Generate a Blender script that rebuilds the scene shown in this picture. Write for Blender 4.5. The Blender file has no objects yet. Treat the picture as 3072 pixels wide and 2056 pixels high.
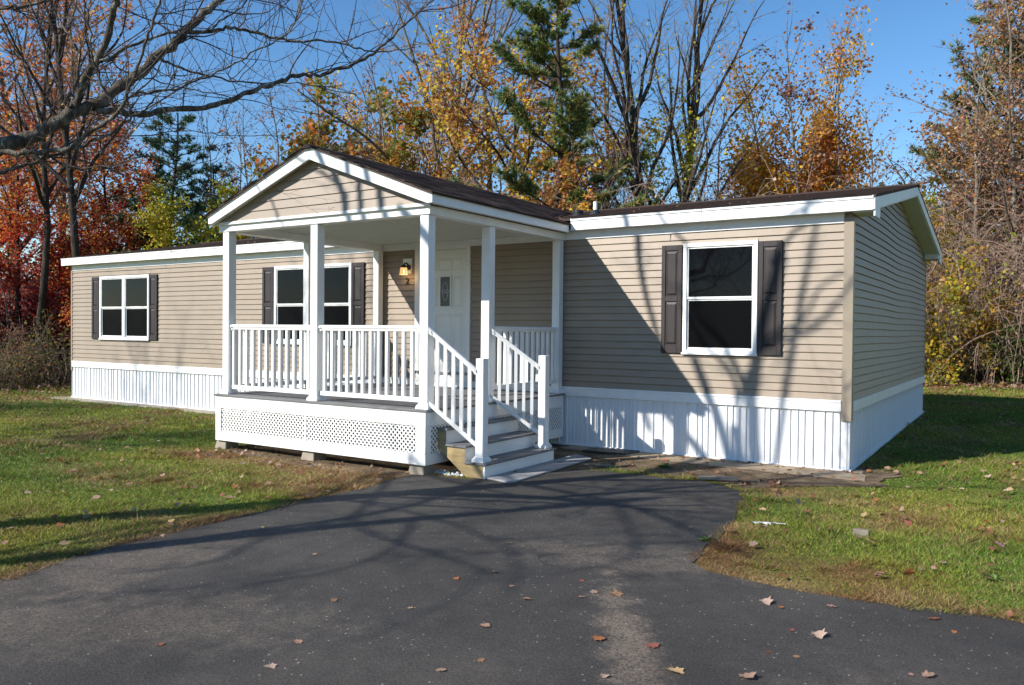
import bpy, bmesh, math, random
import numpy as np
from mathutils import Vector, Matrix
random.seed(7); rng = np.random.default_rng(7)
scene = bpy.context.scene
col = scene.collection
# ------------------------------------------------------------------ camera
CAM = np.array([1.98723, -10.9032, 1.74605])
YAW, PIT, ROL, FPX = -5.73208e-01, -1.56353e-02, 9.30883e-03, 2452.38
_f = np.array([math.sin(YAW)*math.cos(PIT), math.cos(YAW)*math.cos(PIT), math.sin(PIT)])
_r = np.array([math.cos(YAW), -math.sin(YAW), 0.0]); _u = np.cross(_r, _f)
CR = _r*math.cos(ROL)+_u*math.sin(ROL); CU = -_r*math.sin(ROL)+_u*math.cos(ROL); CF = _f
cd = bpy.data.cameras.new('camera'); cam = bpy.data.objects.new('camera', cd); col.objects.link(cam)
cam.matrix_world = Matrix(((CR[0], CU[0], -CF[0], CAM[0]), (CR[1], CU[1], -CF[1], CAM[1]), (CR[2], CU[2], -CF[2], CAM[2]), (0, 0, 0, 1)))
cd.sensor_width = 36; cd.lens = 36*FPX/3072; cd.clip_end = 600; cd.clip_start = 0.05
scene.camera = cam
# ------------------------------------------------------------------ light
SUN = np.array([0.4322, 0.7148, -0.5497]); SUN /= np.linalg.norm(SUN)      # the way the light travels
EL = math.asin(-SUN[2]); AZ = math.atan2(-SUN[0], -SUN[1])
w = bpy.data.worlds.new('World'); scene.world = w; w.use_nodes = True
nt = w.node_tree; bg = nt.nodes['Background']; sky = nt.nodes.new('ShaderNodeTexSky')
sky.sky_type = 'NISHITA'; sky.sun_disc = False; sky.sun_elevation = EL; sky.sun_rotation = AZ % (2*math.pi)
sky.air_density = 1.0; sky.dust_density = 0.0; sky.ozone_density = 3.0; sky.altitude = 200
hs = nt.nodes.new('ShaderNodeHueSaturation'); hs.inputs['Saturation'].default_value = 1.2; hs.inputs['Value'].default_value = 1.06; nt.links.new(sky.outputs[0], hs.inputs['Color']); nt.links.new(hs.outputs[0], bg.inputs[0]); bg.inputs[1].default_value = 0.11
sd = bpy.data.lights.new('sun', 'SUN'); sd.energy = 5.0; sd.angle = math.radians(0.55); sd.color = (1.0, 0.945, 0.86)
so = bpy.data.objects.new('sun', sd); col.objects.link(so)
so.rotation_euler = Vector(SUN.tolist()).to_track_quat('-Z', 'Y').to_euler(); so.location = (-20, -30, 30)
vs = scene.view_settings; vs.view_transform = 'Standard'; vs.look = 'None'; vs.exposure = 0.58; vs.gamma = 1
try: vs.use_curve_mapping = False
except Exception: pass
scene.cycles.max_bounces = 8; scene.cycles.transparent_max_bounces = 8

# ------------------------------------------------------------------ helpers
def tag(o, label=None, cat=None, group=None, kind=None):
    if label: o['label'] = label
    if cat: o['category'] = cat
    if group: o['group'] = group
    if kind: o['kind'] = kind
    return o
def empty(name, loc=(0, 0, 0), label=None, cat=None, group=None, rz=0, s=1):
    o = bpy.data.objects.new(name, None); col.objects.link(o); o.location = loc
    o.rotation_euler = (0, 0, rz); o.scale = (s, s, s); o.empty_display_size = 0.1
    return tag(o, label, cat, group)
def link(name, me, parent=None, loc=None, rot=None):
    o = bpy.data.objects.new(name, me); col.objects.link(o)
    if parent is not None: o.parent = parent
    if loc is not None: o.location = loc
    if rot is not None: o.rotation_euler = rot
    return o
class MB:
    def __init__(s): s.v = []; s.f = []
    def quad(s, a, b, c, d):
        n = len(s.v); s.v += [a, b, c, d]; s.f.append((n, n+1, n+2, n+3)); return s
    def poly(s, pts):
        n = len(s.v); s.v += list(pts); s.f.append(tuple(range(n, n+len(pts)))); return s
    def box(s, x0, x1, y0, y1, z0, z1):
        n = len(s.v)
        s.v += [(x0, y0, z0), (x1, y0, z0), (x1, y1, z0), (x0, y1, z0), (x0, y0, z1), (x1, y0, z1), (x1, y1, z1), (x0, y1, z1)]
        for q in ((0, 3, 2, 1), (4, 5, 6, 7), (0, 1, 5, 4), (1, 2, 6, 5), (2, 3, 7, 6), (3, 0, 4, 7)): s.f.append(tuple(n+i for i in q))
        return s
    def prism(s, pts, e):            # polygon pts extruded by vector e
        n = len(s.v); k = len(pts); pts = [tuple(map(float, p)) for p in pts]
        s.v += pts + [(p[0]+e[0], p[1]+e[1], p[2]+e[2]) for p in pts]
        s.f.append(tuple(range(n, n+k))[::-1]); s.f.append(tuple(range(n+k, n+2*k)))
        for i in range(k): j = (i+1) % k; s.f.append((n+i, n+j, n+k+j, n+k+i))
        return s
    def bar(s, a, b, wd, th, up=(0, 0, 1)):   # box along a->b
        a = np.array(a, float); b = np.array(b, float); d = b-a; d = d/np.linalg.norm(d)
        sd_ = np.cross(d, np.array(up, float)); sd_ /= np.linalg.norm(sd_); u_ = np.cross(sd_, d)
        q = [a+sd_*sx*wd/2+u_*sy*th/2 for sx, sy in ((-1, -1), (1, -1), (1, 1), (-1, 1))]
        return s.prism([tuple(p) for p in q], tuple(b-a))
    def cyl(s, c, r, h, n=16, r2=None, ax='z'):
        r2 = r if r2 is None else r2; k = len(s.v)
        for zz, rr in ((0, r), (h, r2)):
            for i in range(n):
                a = 2*math.pi*i/n; p = (rr*math.cos(a), rr*math.sin(a), zz)
                if ax == 'y': p = (p[0], p[2], p[1])
                if ax == 'x': p = (p[2], p[0], p[1])
                s.v.append((c[0]+p[0], c[1]+p[1], c[2]+p[2]))
        s.f.append(tuple(range(k, k+n))[::-1]); s.f.append(tuple(range(k+n, k+2*n)))
        for i in range(n): j = (i+1) % n; s.f.append((k+i, k+j, k+n+j, k+n+i))
        return s
    def mesh(s, name, mat, bevel=0, smooth=False):
        me = bpy.data.meshes.new(name); me.from_pydata([tuple(map(float, p)) for p in s.v], [], s.f)
        bm = bmesh.new(); bm.from_mesh(me)
        bmesh.ops.recalc_face_normals(bm, faces=bm.faces)
        if bevel: bmesh.ops.bevel(bm, geom=list(bm.edges), offset=bevel, segments=1, affect='EDGES', clamp_overlap=True)
        bm.to_mesh(me); bm.free()
        me.materials.append(mat)
        if smooth: me.shade_smooth() if hasattr(me, 'shade_smooth') else None
        return me
    def build(s, name, mat, parent=None, bevel=0, smooth=False):
        return link(name, s.mesh(name, mat, bevel, smooth), parent)
def np_mesh(name, V, F, mat, colr=None, smooth=False):
    """V (n,3) floats, F (m,k) ints all same k; colr (n,3) per-vertex colour"""
    me = bpy.data.meshes.new(name); n = len(V); m, k = F.shape
    me.vertices.add(n); me.vertices.foreach_set('co', np.ascontiguousarray(V, np.float32).ravel())
    me.loops.add(m*k); me.loops.foreach_set('vertex_index', np.ascontiguousarray(F, np.int32).ravel())
    me.polygons.add(m); me.polygons.foreach_set('loop_start', np.arange(0, m*k, k, dtype=np.int32))
    try: me.polygons.foreach_set('loop_total', np.full(m, k, np.int32))
    except Exception: pass
    me.update(calc_edges=True)
    if smooth: me.polygons.foreach_set('use_smooth', np.ones(m, bool))
    if colr is not None:
        at = me.color_attributes.new('Col', 'FLOAT_COLOR', 'POINT')
        at.data.foreach_set('color', np.hstack([colr, np.ones((n, 1))]).astype(np.float32).ravel())
    me.materials.append(mat); return me
# value noise in numpy
_G = np.random.default_rng(3).random((64, 64))
def vn(x, y, s=1.0, o=0):
    x = np.asarray(x)*s+o*7.3+500; y = np.asarray(y)*s+o*3.1+500
    xi = np.floor(x).astype(int); yi = np.floor(y).astype(int); fx = x-xi; fy = y-yi
    fx = fx*fx*(3-2*fx); fy = fy*fy*(3-2*fy); g = lambda a, b: _G[a % 64, b % 64]
    return (g(xi, yi)*(1-fx)+g(xi+1, yi)*fx)*(1-fy)+(g(xi, yi+1)*(1-fx)+g(xi+1, yi+1)*fx)*fy

# ------------------------------------------------------------------ materials
def newmat(name):
    m = bpy.data.materials.new(name); m.use_nodes = True; t = m.node_tree
    return m, t, t.nodes['Principled BSDF']
def N(t, typ, **kw):
    n = t.nodes.new(typ)
    for k, v in kw.items(): setattr(n, k, v)
    return n
def noise(t, scale, detail=4, rough=.55, vec=None, st=None, co='Object'):
    n = N(t, 'ShaderNodeTexNoise'); n.inputs['Scale'].default_value = scale; n.inputs['Detail'].default_value = detail; n.inputs['Roughness'].default_value = rough
    tc = N(t, 'ShaderNodeTexCoord'); src = tc.outputs[co]
    if st:
        mp = N(t, 'ShaderNodeMapping'); mp.inputs['Scale'].default_value = st; t.links.new(src, mp.inputs[0]); src = mp.outputs[0]
    t.links.new(src, n.inputs['Vector']); return n
def ramp(t, src, stops):
    r = N(t, 'ShaderNodeValToRGB'); e = r.color_ramp.elements
    while len(e) < len(stops): e.new(0.5)
    for i, (p, c) in enumerate(stops): e[i].position = p; e[i].color = (c[0], c[1], c[2], 1)
    t.links.new(src, r.inputs[0]); return r
def bump(t, b, src, strength, dist):
    n = N(t, 'ShaderNodeBump'); n.inputs['Strength'].default_value = strength; n.inputs['Distance'].default_value = dist
    t.links.new(src, n.inputs['Height']); t.links.new(n.outputs[0], b.inputs['Normal']); return n
def simple(name, c, rough=.5, var=.08, nscale=6, st=None, bs=0, bsc=60, spec=.5, bd=.01, metal=0, jitter=0.0):
    m, t, b = newmat(name); b.inputs['Roughness'].default_value = rough; b.inputs['Specular IOR Level'].default_value = spec; b.inputs['Metallic'].default_value = metal
    n = noise(t, nscale, 5, .6, st=st)
    lo = [x*(1-var) for x in c]; hi = [min(1, x*(1+var)) for x in c]
    r = ramp(t, n.outputs['Fac'], [(.3, lo), (.7, hi)]); out = r.outputs[0]
    if jitter:
        oi = N(t, 'ShaderNodeObjectInfo'); mr = N(t, 'ShaderNodeMapRange'); mr.inputs['To Min'].default_value = 1-jitter; mr.inputs['To Max'].default_value = 1+jitter
        t.links.new(oi.outputs['Random'], mr.inputs['Value'])
        mx = N(t, 'ShaderNodeVectorMath', operation='SCALE'); t.links.new(out, mx.inputs[0]); t.links.new(mr.outputs[0], mx.inputs['Scale']); out = mx.outputs[0]
    t.links.new(out, b.inputs['Base Color'])
    if bs:
        n2 = noise(t, bsc, 5, .6, st=st); bump(t, b, n2.outputs['Fac'], bs, bd)
    return m
M = {}
M['siding'] = simple('tan_vinyl_siding', (.285, .226, .168), .5, .075, 2.2, st=(1.6, 1.6, .9), bs=.25, bsc=5, bd=.006, jitter=.02)
M['siding_gable'] = simple('pinkish_tan_vinyl', (.31, .252, .20), .5, .05, 2.2, st=(1.6, 1.6, .9), bs=.2, bsc=5, bd=.006, jitter=.02)
M['cornerpost'] = simple('tan_corner_vinyl', (.27, .225, .17), .5, .03, 3)
M['white'] = simple('white_vinyl', (.79, .79, .775), .42, .05, 4, bs=.04, bsc=30, bd=.003)
M['skirt'] = simple('white_skirting', (.78, .79, .80), .38, .04, 1.5, bs=.15, bsc=4, bd=.005, jitter=.02)
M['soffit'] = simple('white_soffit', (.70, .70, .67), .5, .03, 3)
M['shutter'] = simple('brown_shutter', (.022, .0155, .0155), .55, .3, 14, st=(1, 1, .15), bs=.4, bsc=60, bd=.002)
M['deck'] = simple('grey_decking', (.155, .155, .16), .6, .18, 8, st=(.25, 3, 1), bs=.3, bsc=40, bd=.002, jitter=.1)
M['concrete'] = simple('concrete', (.30, .26, .205), .9, .18, 4, bs=.5, bsc=40, bd=.006)
M['footing'] = simple('sandy_concrete', (.30, .23, .155), .95, .3, 3, bs=.5, bsc=30, bd=.01)
M['pad'] = simple('grey_pad', (.30, .295, .29), .8, .12, 5, bs=.3, bsc=60, bd=.002)
M['lumber'] = simple('treated_lumber', (.34, .25, .12), .7, .3, 5, st=(.6, 1, 3), bs=.4, bsc=30, bd=.002)
M['dark'] = simple('black_rubber', (.012, .012, .013), .55)
M['bronze'] = simple('dark_bronze', (.035, .024, .018), .4, metal=.4)
M['sill'] = simple('door_sill', (.25, .25, .26), .4, metal=.5)
M['door'] = simple('white_door', (.74, .74, .71), .35, .02, 4)
M['shade_brown'] = simple('lattice_shade_brown', (.05, .04, .03), .9, .3, 5); M['oldwood'] = simple('weathered_wood', (.24, .20, .16), .85, .3, 8, st=(.4, 2, 1), bs=.5, bsc=30, bd=.003)  # first one: shade behind the lattice put into a near-black brown
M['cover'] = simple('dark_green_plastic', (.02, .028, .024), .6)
M['paper'] = simple('white_litter', (.75, .78, .80), .6)
M['metalvent'] = simple('grey_metal', (.4, .4, .4), .4, metal=.7)
M['houseb'] = simple('pale_cladding', (.55, .52, .46), .7, .05, 3)
m, t, b = newmat('window_glass'); b.inputs['Base Color'].default_value = (.004, .004, .005, 1); b.inputs['Roughness'].default_value = .03; b.inputs['IOR'].default_value = 1.22
n = noise(t, 1.3, 2, .5); bump(t, b, n.outputs['Fac'], .05, .05); M['glass'] = m
m, t, b = newmat('window_screen'); b.inputs['Base Color'].default_value = (.005, .0052, .006, 1); b.inputs['Roughness'].default_value = .25; b.inputs['IOR'].default_value = 1.1; M['screen'] = m
m, t, b = newmat('leaded_glass'); b.inputs['Base Color'].default_value = (.07, .075, .08, 1); b.inputs['Roughness'].default_value = .15; n = noise(t, 60, 2, .5); bump(t, b, n.outputs['Fac'], .3, .004); M['lead_glass'] = m
m, t, b = newmat('lamp_glass'); b.inputs['Base Color'].default_value = (.9, .7, .4, 1); b.inputs['Emission Color'].default_value = (1, .55, .2, 1); b.inputs['Emission Strength'].default_value = .55; b.inputs['Roughness'].default_value = .2; M['lamp_glass'] = m
m, t, b = newmat('lit_bulb'); b.inputs['Base Color'].default_value = (1, .8, .5, 1); b.inputs['Emission Color'].default_value = (1, .75, .4, 1); b.inputs['Emission Strength'].default_value = 5; M['bulb'] = m
# shingles
m, t, b = newmat('brown_shingle'); b.inputs['Roughness'].default_value = .9; b.inputs['Specular IOR Level'].default_value = .2
n = noise(t, 2.5, 8, .75, st=(1, 1, 1), co='Generated'); n1 = noise(t, 35, 5, .7)
mx = N(t, 'ShaderNodeMath', operation='ADD'); t.links.new(n1.outputs['Fac'], mx.inputs[0]); oi = N(t, 'ShaderNodeObjectInfo')
t.links.new(oi.outputs['Random'], mx.inputs[1]); mm = N(t, 'ShaderNodeMath', operation='MULTIPLY'); mm.inputs[1].default_value = .5; t.links.new(mx.outputs[0], mm.inputs[0])
r = ramp(t, mm.outputs[0], [(.2, (.012, .008, .008)), (.5, (.04, .026, .023)), (.8, (.085, .06, .052))]); t.links.new(r.outputs[0], b.inputs['Base Color'])
bump(t, b, noise(t, 180, 4, .7).outputs['Fac'], .6, .004); M['shingle'] = m
# asphalt
m, t, b = newmat('asphalt'); b.inputs['Roughness'].default_value = .82; b.inputs['Specular IOR Level'].default_value = .35
fine = noise(t, 75, 6, .9); med = noise(t, 1.1, 6, .65); big = noise(t, .42, 3, .5)
r1 = ramp(t, fine.outputs['Fac'], [(.36, (.022, .0205, .019)), (.52, (.062, .057, .053)), (.68, (.19, .172, .157))])
dust = ramp(t, med.outputs['Fac'], [(.46, (0, 0, 0)), (.72, (1, 1, 1))])
bigr = ramp(t, big.outputs['Fac'], [(.42, (0, 0, 0)), (.66, (1, 1, 1))])
mul = N(t, 'ShaderNodeMath', operation='MULTIPLY'); t.links.new(dust.outputs[0], mul.inputs[0]); t.links.new(bigr.outputs[0], mul.inputs[1])
mul2 = N(t, 'ShaderNodeMath', operation='MULTIPLY'); t.links.new(mul.outputs[0], mul2.inputs[0]); t.links.new(fine.outputs['Fac'], mul2.inputs[1])
mix = N(t, 'ShaderNodeMixRGB'); t.links.new(mul2.outputs[0], mix.inputs[0]); t.links.new(r1.outputs[0], mix.inputs[1]); mix.inputs[2].default_value = (.16, .135, .11, 1)
prev = mix.outputs[0]
tc = N(t, 'ShaderNodeTexCoord')
for (sx, sy, rx, ry, ang, st_) in ((.12, -6.8, .16, 1.3, .55, .8), (-.65, -5.2, 1.0, .45, .2, .45), (-2.6, -8.2, 1.4, .5, .6, .4), (-.9, -3.0, .6, .35, 0, .3), (-3.6, -7.6, .5, 1.2, 0, .4), (1.6, -6.6, .8, .3, .5, .25)):
    mp = N(t, 'ShaderNodeMapping', vector_type='TEXTURE'); mp.inputs['Location'].default_value = (sx, sy, 0); mp.inputs['Rotation'].default_value = (0, 0, ang); mp.inputs['Scale'].default_value = (rx, ry, 1)
    t.links.new(tc.outputs['Object'], mp.inputs[0]); ln = N(t, 'ShaderNodeVectorMath', operation='LENGTH'); t.links.new(mp.outputs[0], ln.inputs[0])
    nz = noise(t, 4.5, 7, .75); ad = N(t, 'ShaderNodeMath', operation='MULTIPLY_ADD'); t.links.new(nz.outputs['Fac'], ad.inputs[0]); ad.inputs[1].default_value = 3.4; t.links.new(ln.outputs['Value'], ad.inputs[2])
    mr = N(t, 'ShaderNodeMapRange'); mr.inputs['From Min'].default_value = 2.85; mr.inputs['From Max'].default_value = 2.1; mr.inputs['To Max'].default_value = st_; t.links.new(ad.outputs[0], mr.inputs['Value'])
    f2 = noise(t, 55, 4, .85); m3 = N(t, 'ShaderNodeMath', operation='MULTIPLY'); rr = ramp(t, f2.outputs['Fac'], [(.42, (.08, .08, .08)), (.58, (1, 1, 1))]); t.links.new(rr.outputs[0], m3.inputs[0]); t.links.new(mr.outputs[0], m3.inputs[1])
    mi = N(t, 'ShaderNodeMixRGB'); t.links.new(m3.outputs[0], mi.inputs[0]); t.links.new(prev, mi.inputs[1]); mi.inputs[2].default_value = (.32, .25, .19, 1); prev = mi.outputs[0]
vo = N(t, 'ShaderNodeTexVoronoi'); vo.inputs['Scale'].default_value = 24; t.links.new(tc.outputs['Object'], vo.inputs['Vector'])
sp = ramp(t, vo.outputs['Distance'], [(.10, (1, 1, 1)), (.16, (0, 0, 0))]); sep = N(t, 'ShaderNodeSeparateColor'); t.links.new(vo.outputs['Color'], sep.inputs[0])
gt = N(t, 'ShaderNodeMath', operation='GREATER_THAN'); gt.inputs[1].default_value = .88; cl = noise(t, .9, 3, .6); ca = N(t, 'ShaderNodeMath', operation='MULTIPLY_ADD'); ca.inputs[1].default_value = .55; t.links.new(cl.outputs['Fac'], ca.inputs[0]); sb = N(t, 'ShaderNodeMath', operation='MULTIPLY'); sb.inputs[1].default_value = .78; t.links.new(sep.outputs[0], sb.inputs[0]); t.links.new(sb.outputs[0], ca.inputs[2]); t.links.new(ca.outputs[0], gt.inputs[0])
m4 = N(t, 'ShaderNodeMath', operation='MULTIPLY'); t.links.new(sp.outputs[0], m4.inputs[0]); t.links.new(gt.outputs[0], m4.inputs[1])
mi = N(t, 'ShaderNodeMixRGB'); t.links.new(m4.outputs[0], mi.inputs[0]); t.links.new(prev, mi.inputs[1]); mi.inputs[2].default_value = (.42, .38, .33, 1)
va = noise(t, 5, 8, .8); vb = noise(t, .7, 4, .6); rv = ramp(t, va.outputs['Fac'], [(.3, (.78, .78, .78)), (.7, (1.24, 1.22, 1.2))]); rb = ramp(t, vb.outputs['Fac'], [(.35, (.8, .8, .8)), (.65, (1.18, 1.17, 1.15))])
m5 = N(t, 'ShaderNodeMixRGB', blend_type='MULTIPLY'); m5.inputs[0].default_value = 1; t.links.new(mi.outputs[0], m5.inputs[1]); t.links.new(rv.outputs[0], m5.inputs[2]); m6 = N(t, 'ShaderNodeMixRGB', blend_type='MULTIPLY'); m6.inputs[0].default_value = 1; t.links.new(m5.outputs[0], m6.inputs[1]); t.links.new(rb.outputs[0], m6.inputs[2])
t.links.new(m6.outputs[0], b.inputs['Base Color']); bump(t, b, fine.outputs['Fac'], 1.0, .012); M['asphalt'] = m
# soil / lawn base / forest floor
def soil(name, c1, c2, c3):
    m, t, b = newmat(name); b.inputs['Roughness'].default_value = .95; b.inputs['Specular IOR Level'].default_value = .1
    n = noise(t, 3.2, 8, .7); r = ramp(t, n.outputs['Fac'], [(.3, c1), (.5, c2), (.7, c3)]); t.links.new(r.outputs[0], b.inputs['Base Color'])
    bump(t, b, noise(t, 40, 6, .7).outputs['Fac'], .8, .03); return m
M['soil'] = soil('bare_soil', (.06, .042, .028), (.16, .115, .075), (.27, .205, .14))
M['lawn'] = soil('lawn_thatch', (.035, .04, .014), (.07, .075, .022), (.13, .11, .045))
M['forest'] = soil('leaf_littered_earth', (.05, .03, .018), (.10, .055, .03), (.16, .09, .05))
# attribute driven foliage
def foliage(name, trans=.35, rough=.6, spec=.3):
    m, t, b = newmat(name); b.inputs['Roughness'].default_value = rough; b.inputs['Specular IOR Level'].default_value = spec
    a = N(t, 'ShaderNodeVertexColor'); a.layer_name = 'Col'; t.links.new(a.outputs[0], b.inputs['Base Color'])
    tr = N(t, 'ShaderNodeBsdfTranslucent'); t.links.new(a.outputs[0], tr.inputs[0]); mx = N(t, 'ShaderNodeMixShader'); mx.inputs[0].default_value = trans
    t.links.new(b.outputs[0], mx.inputs[1]); t.links.new(tr.outputs[0], mx.inputs[2]); t.links.new(mx.outputs[0], t.nodes['Material Output'].inputs[0]); return m
M['leaf'] = foliage('foliage_leaf', .5); M['grass'] = foliage('grass_blade', .3, .55); M['litter'] = foliage('dry_leaf', .12, .6); M['needle'] = foliage('pine_needle', .2)
def bark(name, a, b_, c):
    m, t, b = newmat(name); b.inputs['Roughness'].default_value = .9; b.inputs['Specular IOR Level'].default_value = .15
    n = noise(t, 5, 6, .7, st=(3, 3, .8)); r = ramp(t, n.outputs['Fac'], [(.32, a), (.52, b_), (.68, c)]); t.links.new(r.outputs[0], b.inputs['Base Color'])
    bump(t, b, noise(t, 18, 5, .7, st=(3, 3, .6)).outputs['Fac'], .8, .03); return m
M['bark'] = bark('grey_bark', (.08, .065, .05), (.18, .15, .12), (.32, .28, .22))
M['bark_fg'] = bark('lichen_bark', (.045, .038, .03), (.13, .11, .085), (.40, .39, .33))
M['bark_dark'] = bark('dark_bark', (.025, .018, .014), (.055, .042, .033), (.10, .08, .065))
M['twig'] = simple('twig_bark', (.20, .155, .12), .9, .3, 3)
M['twig_red'] = simple('reddish_twig', (.27, .19, .145), .9, .3, 3)
M['twig_fg'] = simple('dark_twig', (.07, .052, .042), .85, .3, 6)

# ------------------------------------------------------------------ terrain
def gz(x, y):
    x = np.asarray(x, float); y = np.asarray(y, float)
    z = 0.0 + 0.03*(vn(x, y, .45)-.5) + 0.018*np.clip(y, 0, 20)*np.clip((x+6)/6, 0, 1)
    far = np.clip((np.hypot(x+6, y+2)-4)/10, 0, 1)
    z = z + far*0.10*(vn(x, y, .13, 2)-.5)
    z = z + 0.13*np.exp(-(((x+9.75)/.8)**2+((y+5.2)/.5)**2))
    # keep level under the driveway and the building
    k = np.clip(np.minimum.reduce([x+4.6, -(x-30), -(y+1.2)])/.5+1, 0, 1)
    hx = np.clip(np.minimum.reduce([x+18.6, .9-x, y+1.3, 8-y])/.4+1, 0, 1)
    z = z*(1-np.maximum(k, 0)) + (.002)*np.maximum(k, 0)
    zh = -.012+.018*np.clip(y, 0, 20)*np.clip((x+2)/2, 0, 1)
    return z*(1-hx)+zh*hx
def grid(name, x0, x1, y0, y1, step, mat, dz=0):
    nx = int((x1-x0)/step)+1; ny = int((y1-y0)/step)+1
    X, Y = np.meshgrid(np.linspace(x0, x1, nx), np.linspace(y0, y1, ny)); Z = gz(X, Y)+dz
    V = np.stack([X.ravel(), Y.ravel(), Z.ravel()], 1); i = np.arange((ny-1)*(nx-1)); a = (i//(nx-1))*nx+i % (nx-1)
    return link(name, np_mesh(name, V, np.stack([a, a+1, a+nx+1, a+nx], 1), mat, smooth=True))
tag(MB().box(-400, 400, -400, 400, -.9, -.3).build('ground', M['forest']), kind='structure')
tag(grid('lawn', -60, 30, -30, 45, .3, M['lawn']), kind='structure')
DRIVE = [(-3.7, -22), (-3.8, -9), (-3.93, -8.14), (-4.07, -7.46), (-4.13, -6.86), (-4.15, -6.26), (-4.15, -5.6), (-4.17, -4.65), (-4.26, -3.6), (-4.2, -3.32), (-3.6, -3.22), (-3.4, -2.9),
         (-3.1, -2.45), (-2.85, -1.95), (-2.5, -1.8), (-2.245, -1.79), (-1.743, -1.80), (-1.3, -1.73), (-.94, -1.9), (-.72, -2.1), (-.56, -2.4), (-.49, -2.8), (-.42, -3.2), (-.31, -3.69), (-.25, -4.3), (-.22, -4.75), (-.15, -5.0),
         (-.01, -5.15), (.42, -5.27), (1.03, -5.235), (1.575, -5.12), (2.2, -5.1), (4, -5.0), (14, -4.9), (14, -22)]
def rough_outline(P, amp, step=.12):
    out = []
    for i in range(len(P)):
        a = np.array(P[i], float); b = np.array(P[(i+1) % len(P)], float); L = np.linalg.norm(b-a); n = max(1, min(60, int(L/step)))
        nr = np.array([-(b-a)[1], (b-a)[0]])/max(L, 1e-6)
        for k in range(n):
            p = a+(b-a)*k/n; p = p+nr*(vn(p[0], p[1], 4.0)-.5)*amp*2+nr*(vn(p[0], p[1], 14.0)-.5)*amp; out.append(tuple(p))
    return out
def sheet(name, P, z, mat, drop=.06):
    bm = bmesh.new(); vsn = [bm.verts.new((x, y, z)) for x, y in P]; f = bm.faces.new(vsn)
    bmesh.ops.recalc_face_normals(bm, faces=[f])
    if f.normal.z < 0: f.normal_flip()
    e = bmesh.ops.extrude_edge_only(bm, edges=list(f.edges))
    for v in e['geom']:
        if isinstance(v, bmesh.types.BMVert): v.co.z -= drop
    bmesh.ops.triangulate(bm, faces=[f]); me = bpy.data.meshes.new(name); bm.to_mesh(me); bm.free(); me.materials.append(mat); return link(name, me)
tag(sheet('driveway', rough_outline(DRIVE, .035), .012, M['asphalt']), kind='structure')
SOIL = [(-3.4, -2.95), (-3.0, -2.3), (-2.5, -1.7), (-1.3, -1.62), (-.7, -1.9), (-.45, -1.6), (-.1, -1.15), (.5, -.75), (.55, .4), (-.1, .5), (-8, .3), (-8, -3.45), (-6, -3.7), (-4.2, -3.7)]
tag(sheet('bare_soil', rough_outline(SOIL, .08), .005, M['soil']), kind='structure')
tag(sheet('concrete_footing', rough_outline([(-18.2, -.42), (-8.1, -.3), (-8.1, .1), (-18.2, .1)], .02), .008, M['concrete']), kind='structure')
tag(sheet('concrete_footing', rough_outline([(-3.95, -.40), (-2.4, -.55), (-.64, -.62), (.28, -.6), (.22, -.1), (.12, .2), (-3.95, .2)], .05), .010, M['footing']), kind='structure')
# ------------------------------------------------------------------ the mobile home
ZB, ZT, HW = .884, .751, 2.235                     # siding foot, trim foot, wall height
ZE = ZB+HW; XL, W = -17.786, 7.69; EXP = .1016
home = empty('mobile_home', (0, 0, 0), 'long single-storey tan mobile home with white skirting and brown shingle roof', 'house')
def tiltz(x): return (x-.26)*.0030
def shear(o):
    for v in o.data.vertices: v.co.z += tiltz(v.co.x)
    return o
wall_front = MB().box(XL+.01, -.01, .005, .06, ZT, 3.28).build('wall', M['siding'], home)
def lap_mesh(L, h, e0=.001, e1=.022, wob=None, mat='siding', ax='x', ext=None):
    """one course of lap siding, running along local +x (or +y for the gable end), facing -y (or +x)"""
    seg = 1 if wob is None else 24; mb = MB(); prof = [(-.004, h+.010), (-.004, h-.0075), (.008, h-.009), (e1, .004), (e1-.002, -.001), (-.003, .003)]; rows = []
    for i in range(seg+1):
        s = L*i/seg; dz = wob(s) if wob else 0
        rows.append([(s, -p, z+dz) if ax == 'x' else (p, s, z+dz) for p, z in prof])
    n = len(prof)
    for rr in rows: mb.v += rr
    for i in range(seg):
        for k in range(n-1): a = i*n+k; mb.f.append((a, a+1, a+n+1, a+n))
    mb.f.append(tuple(range(n))); mb.f.append(tuple(range(seg*n, seg*n+n))[::-1])
    return mb.mesh('siding_board', M[mat])
OPEN = [(-2.20, -1.165, 1.437, 2.965), (-10.55, -8.50, 1.437, 2.935), (-16.55, -14.62, 1.437, 2.90), (-7.02, -5.86, .985, 3.3)]
cache = {}
def front_course(x0, x1, z, h):
    if x1-x0 > 3.4:
        c = x0+(x1-x0)*(.3+.4*((int(z*9.84)*.37) % 1)); front_course(x0, c, z, h); o = front_course(c-.02, x1, z, h); o.location.y = -.0022; return o
    k = (round(x1-x0, 2), round(h, 3))
    if k not in cache: cache[k] = lap_mesh(x1-x0, h)
    return link('siding_board', cache[k], wall_front, (x0, 0, z))
for i in range(23):
    z0 = ZB+i*EXP; z1 = min(z0+EXP, 3.27)
    if z1-z0 < .02: continue
    cuts = sorted([o for o in OPEN if o[2] < z1 and o[3] > z0]); x = XL
    edges = []
    for o in cuts: edges.append((x, o[0])); x = o[1]
    edges.append((x, 0)); 
    for a, b_ in edges: front_course(a, b_, z0, z1-z0)
    for o in cuts:
        if o[2] > z0+.015: front_course(o[0], o[1], z0, o[2]-z0)
        if o[3] < z1-.015: front_course(o[0], o[1], o[3], z1-o[3])
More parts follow.
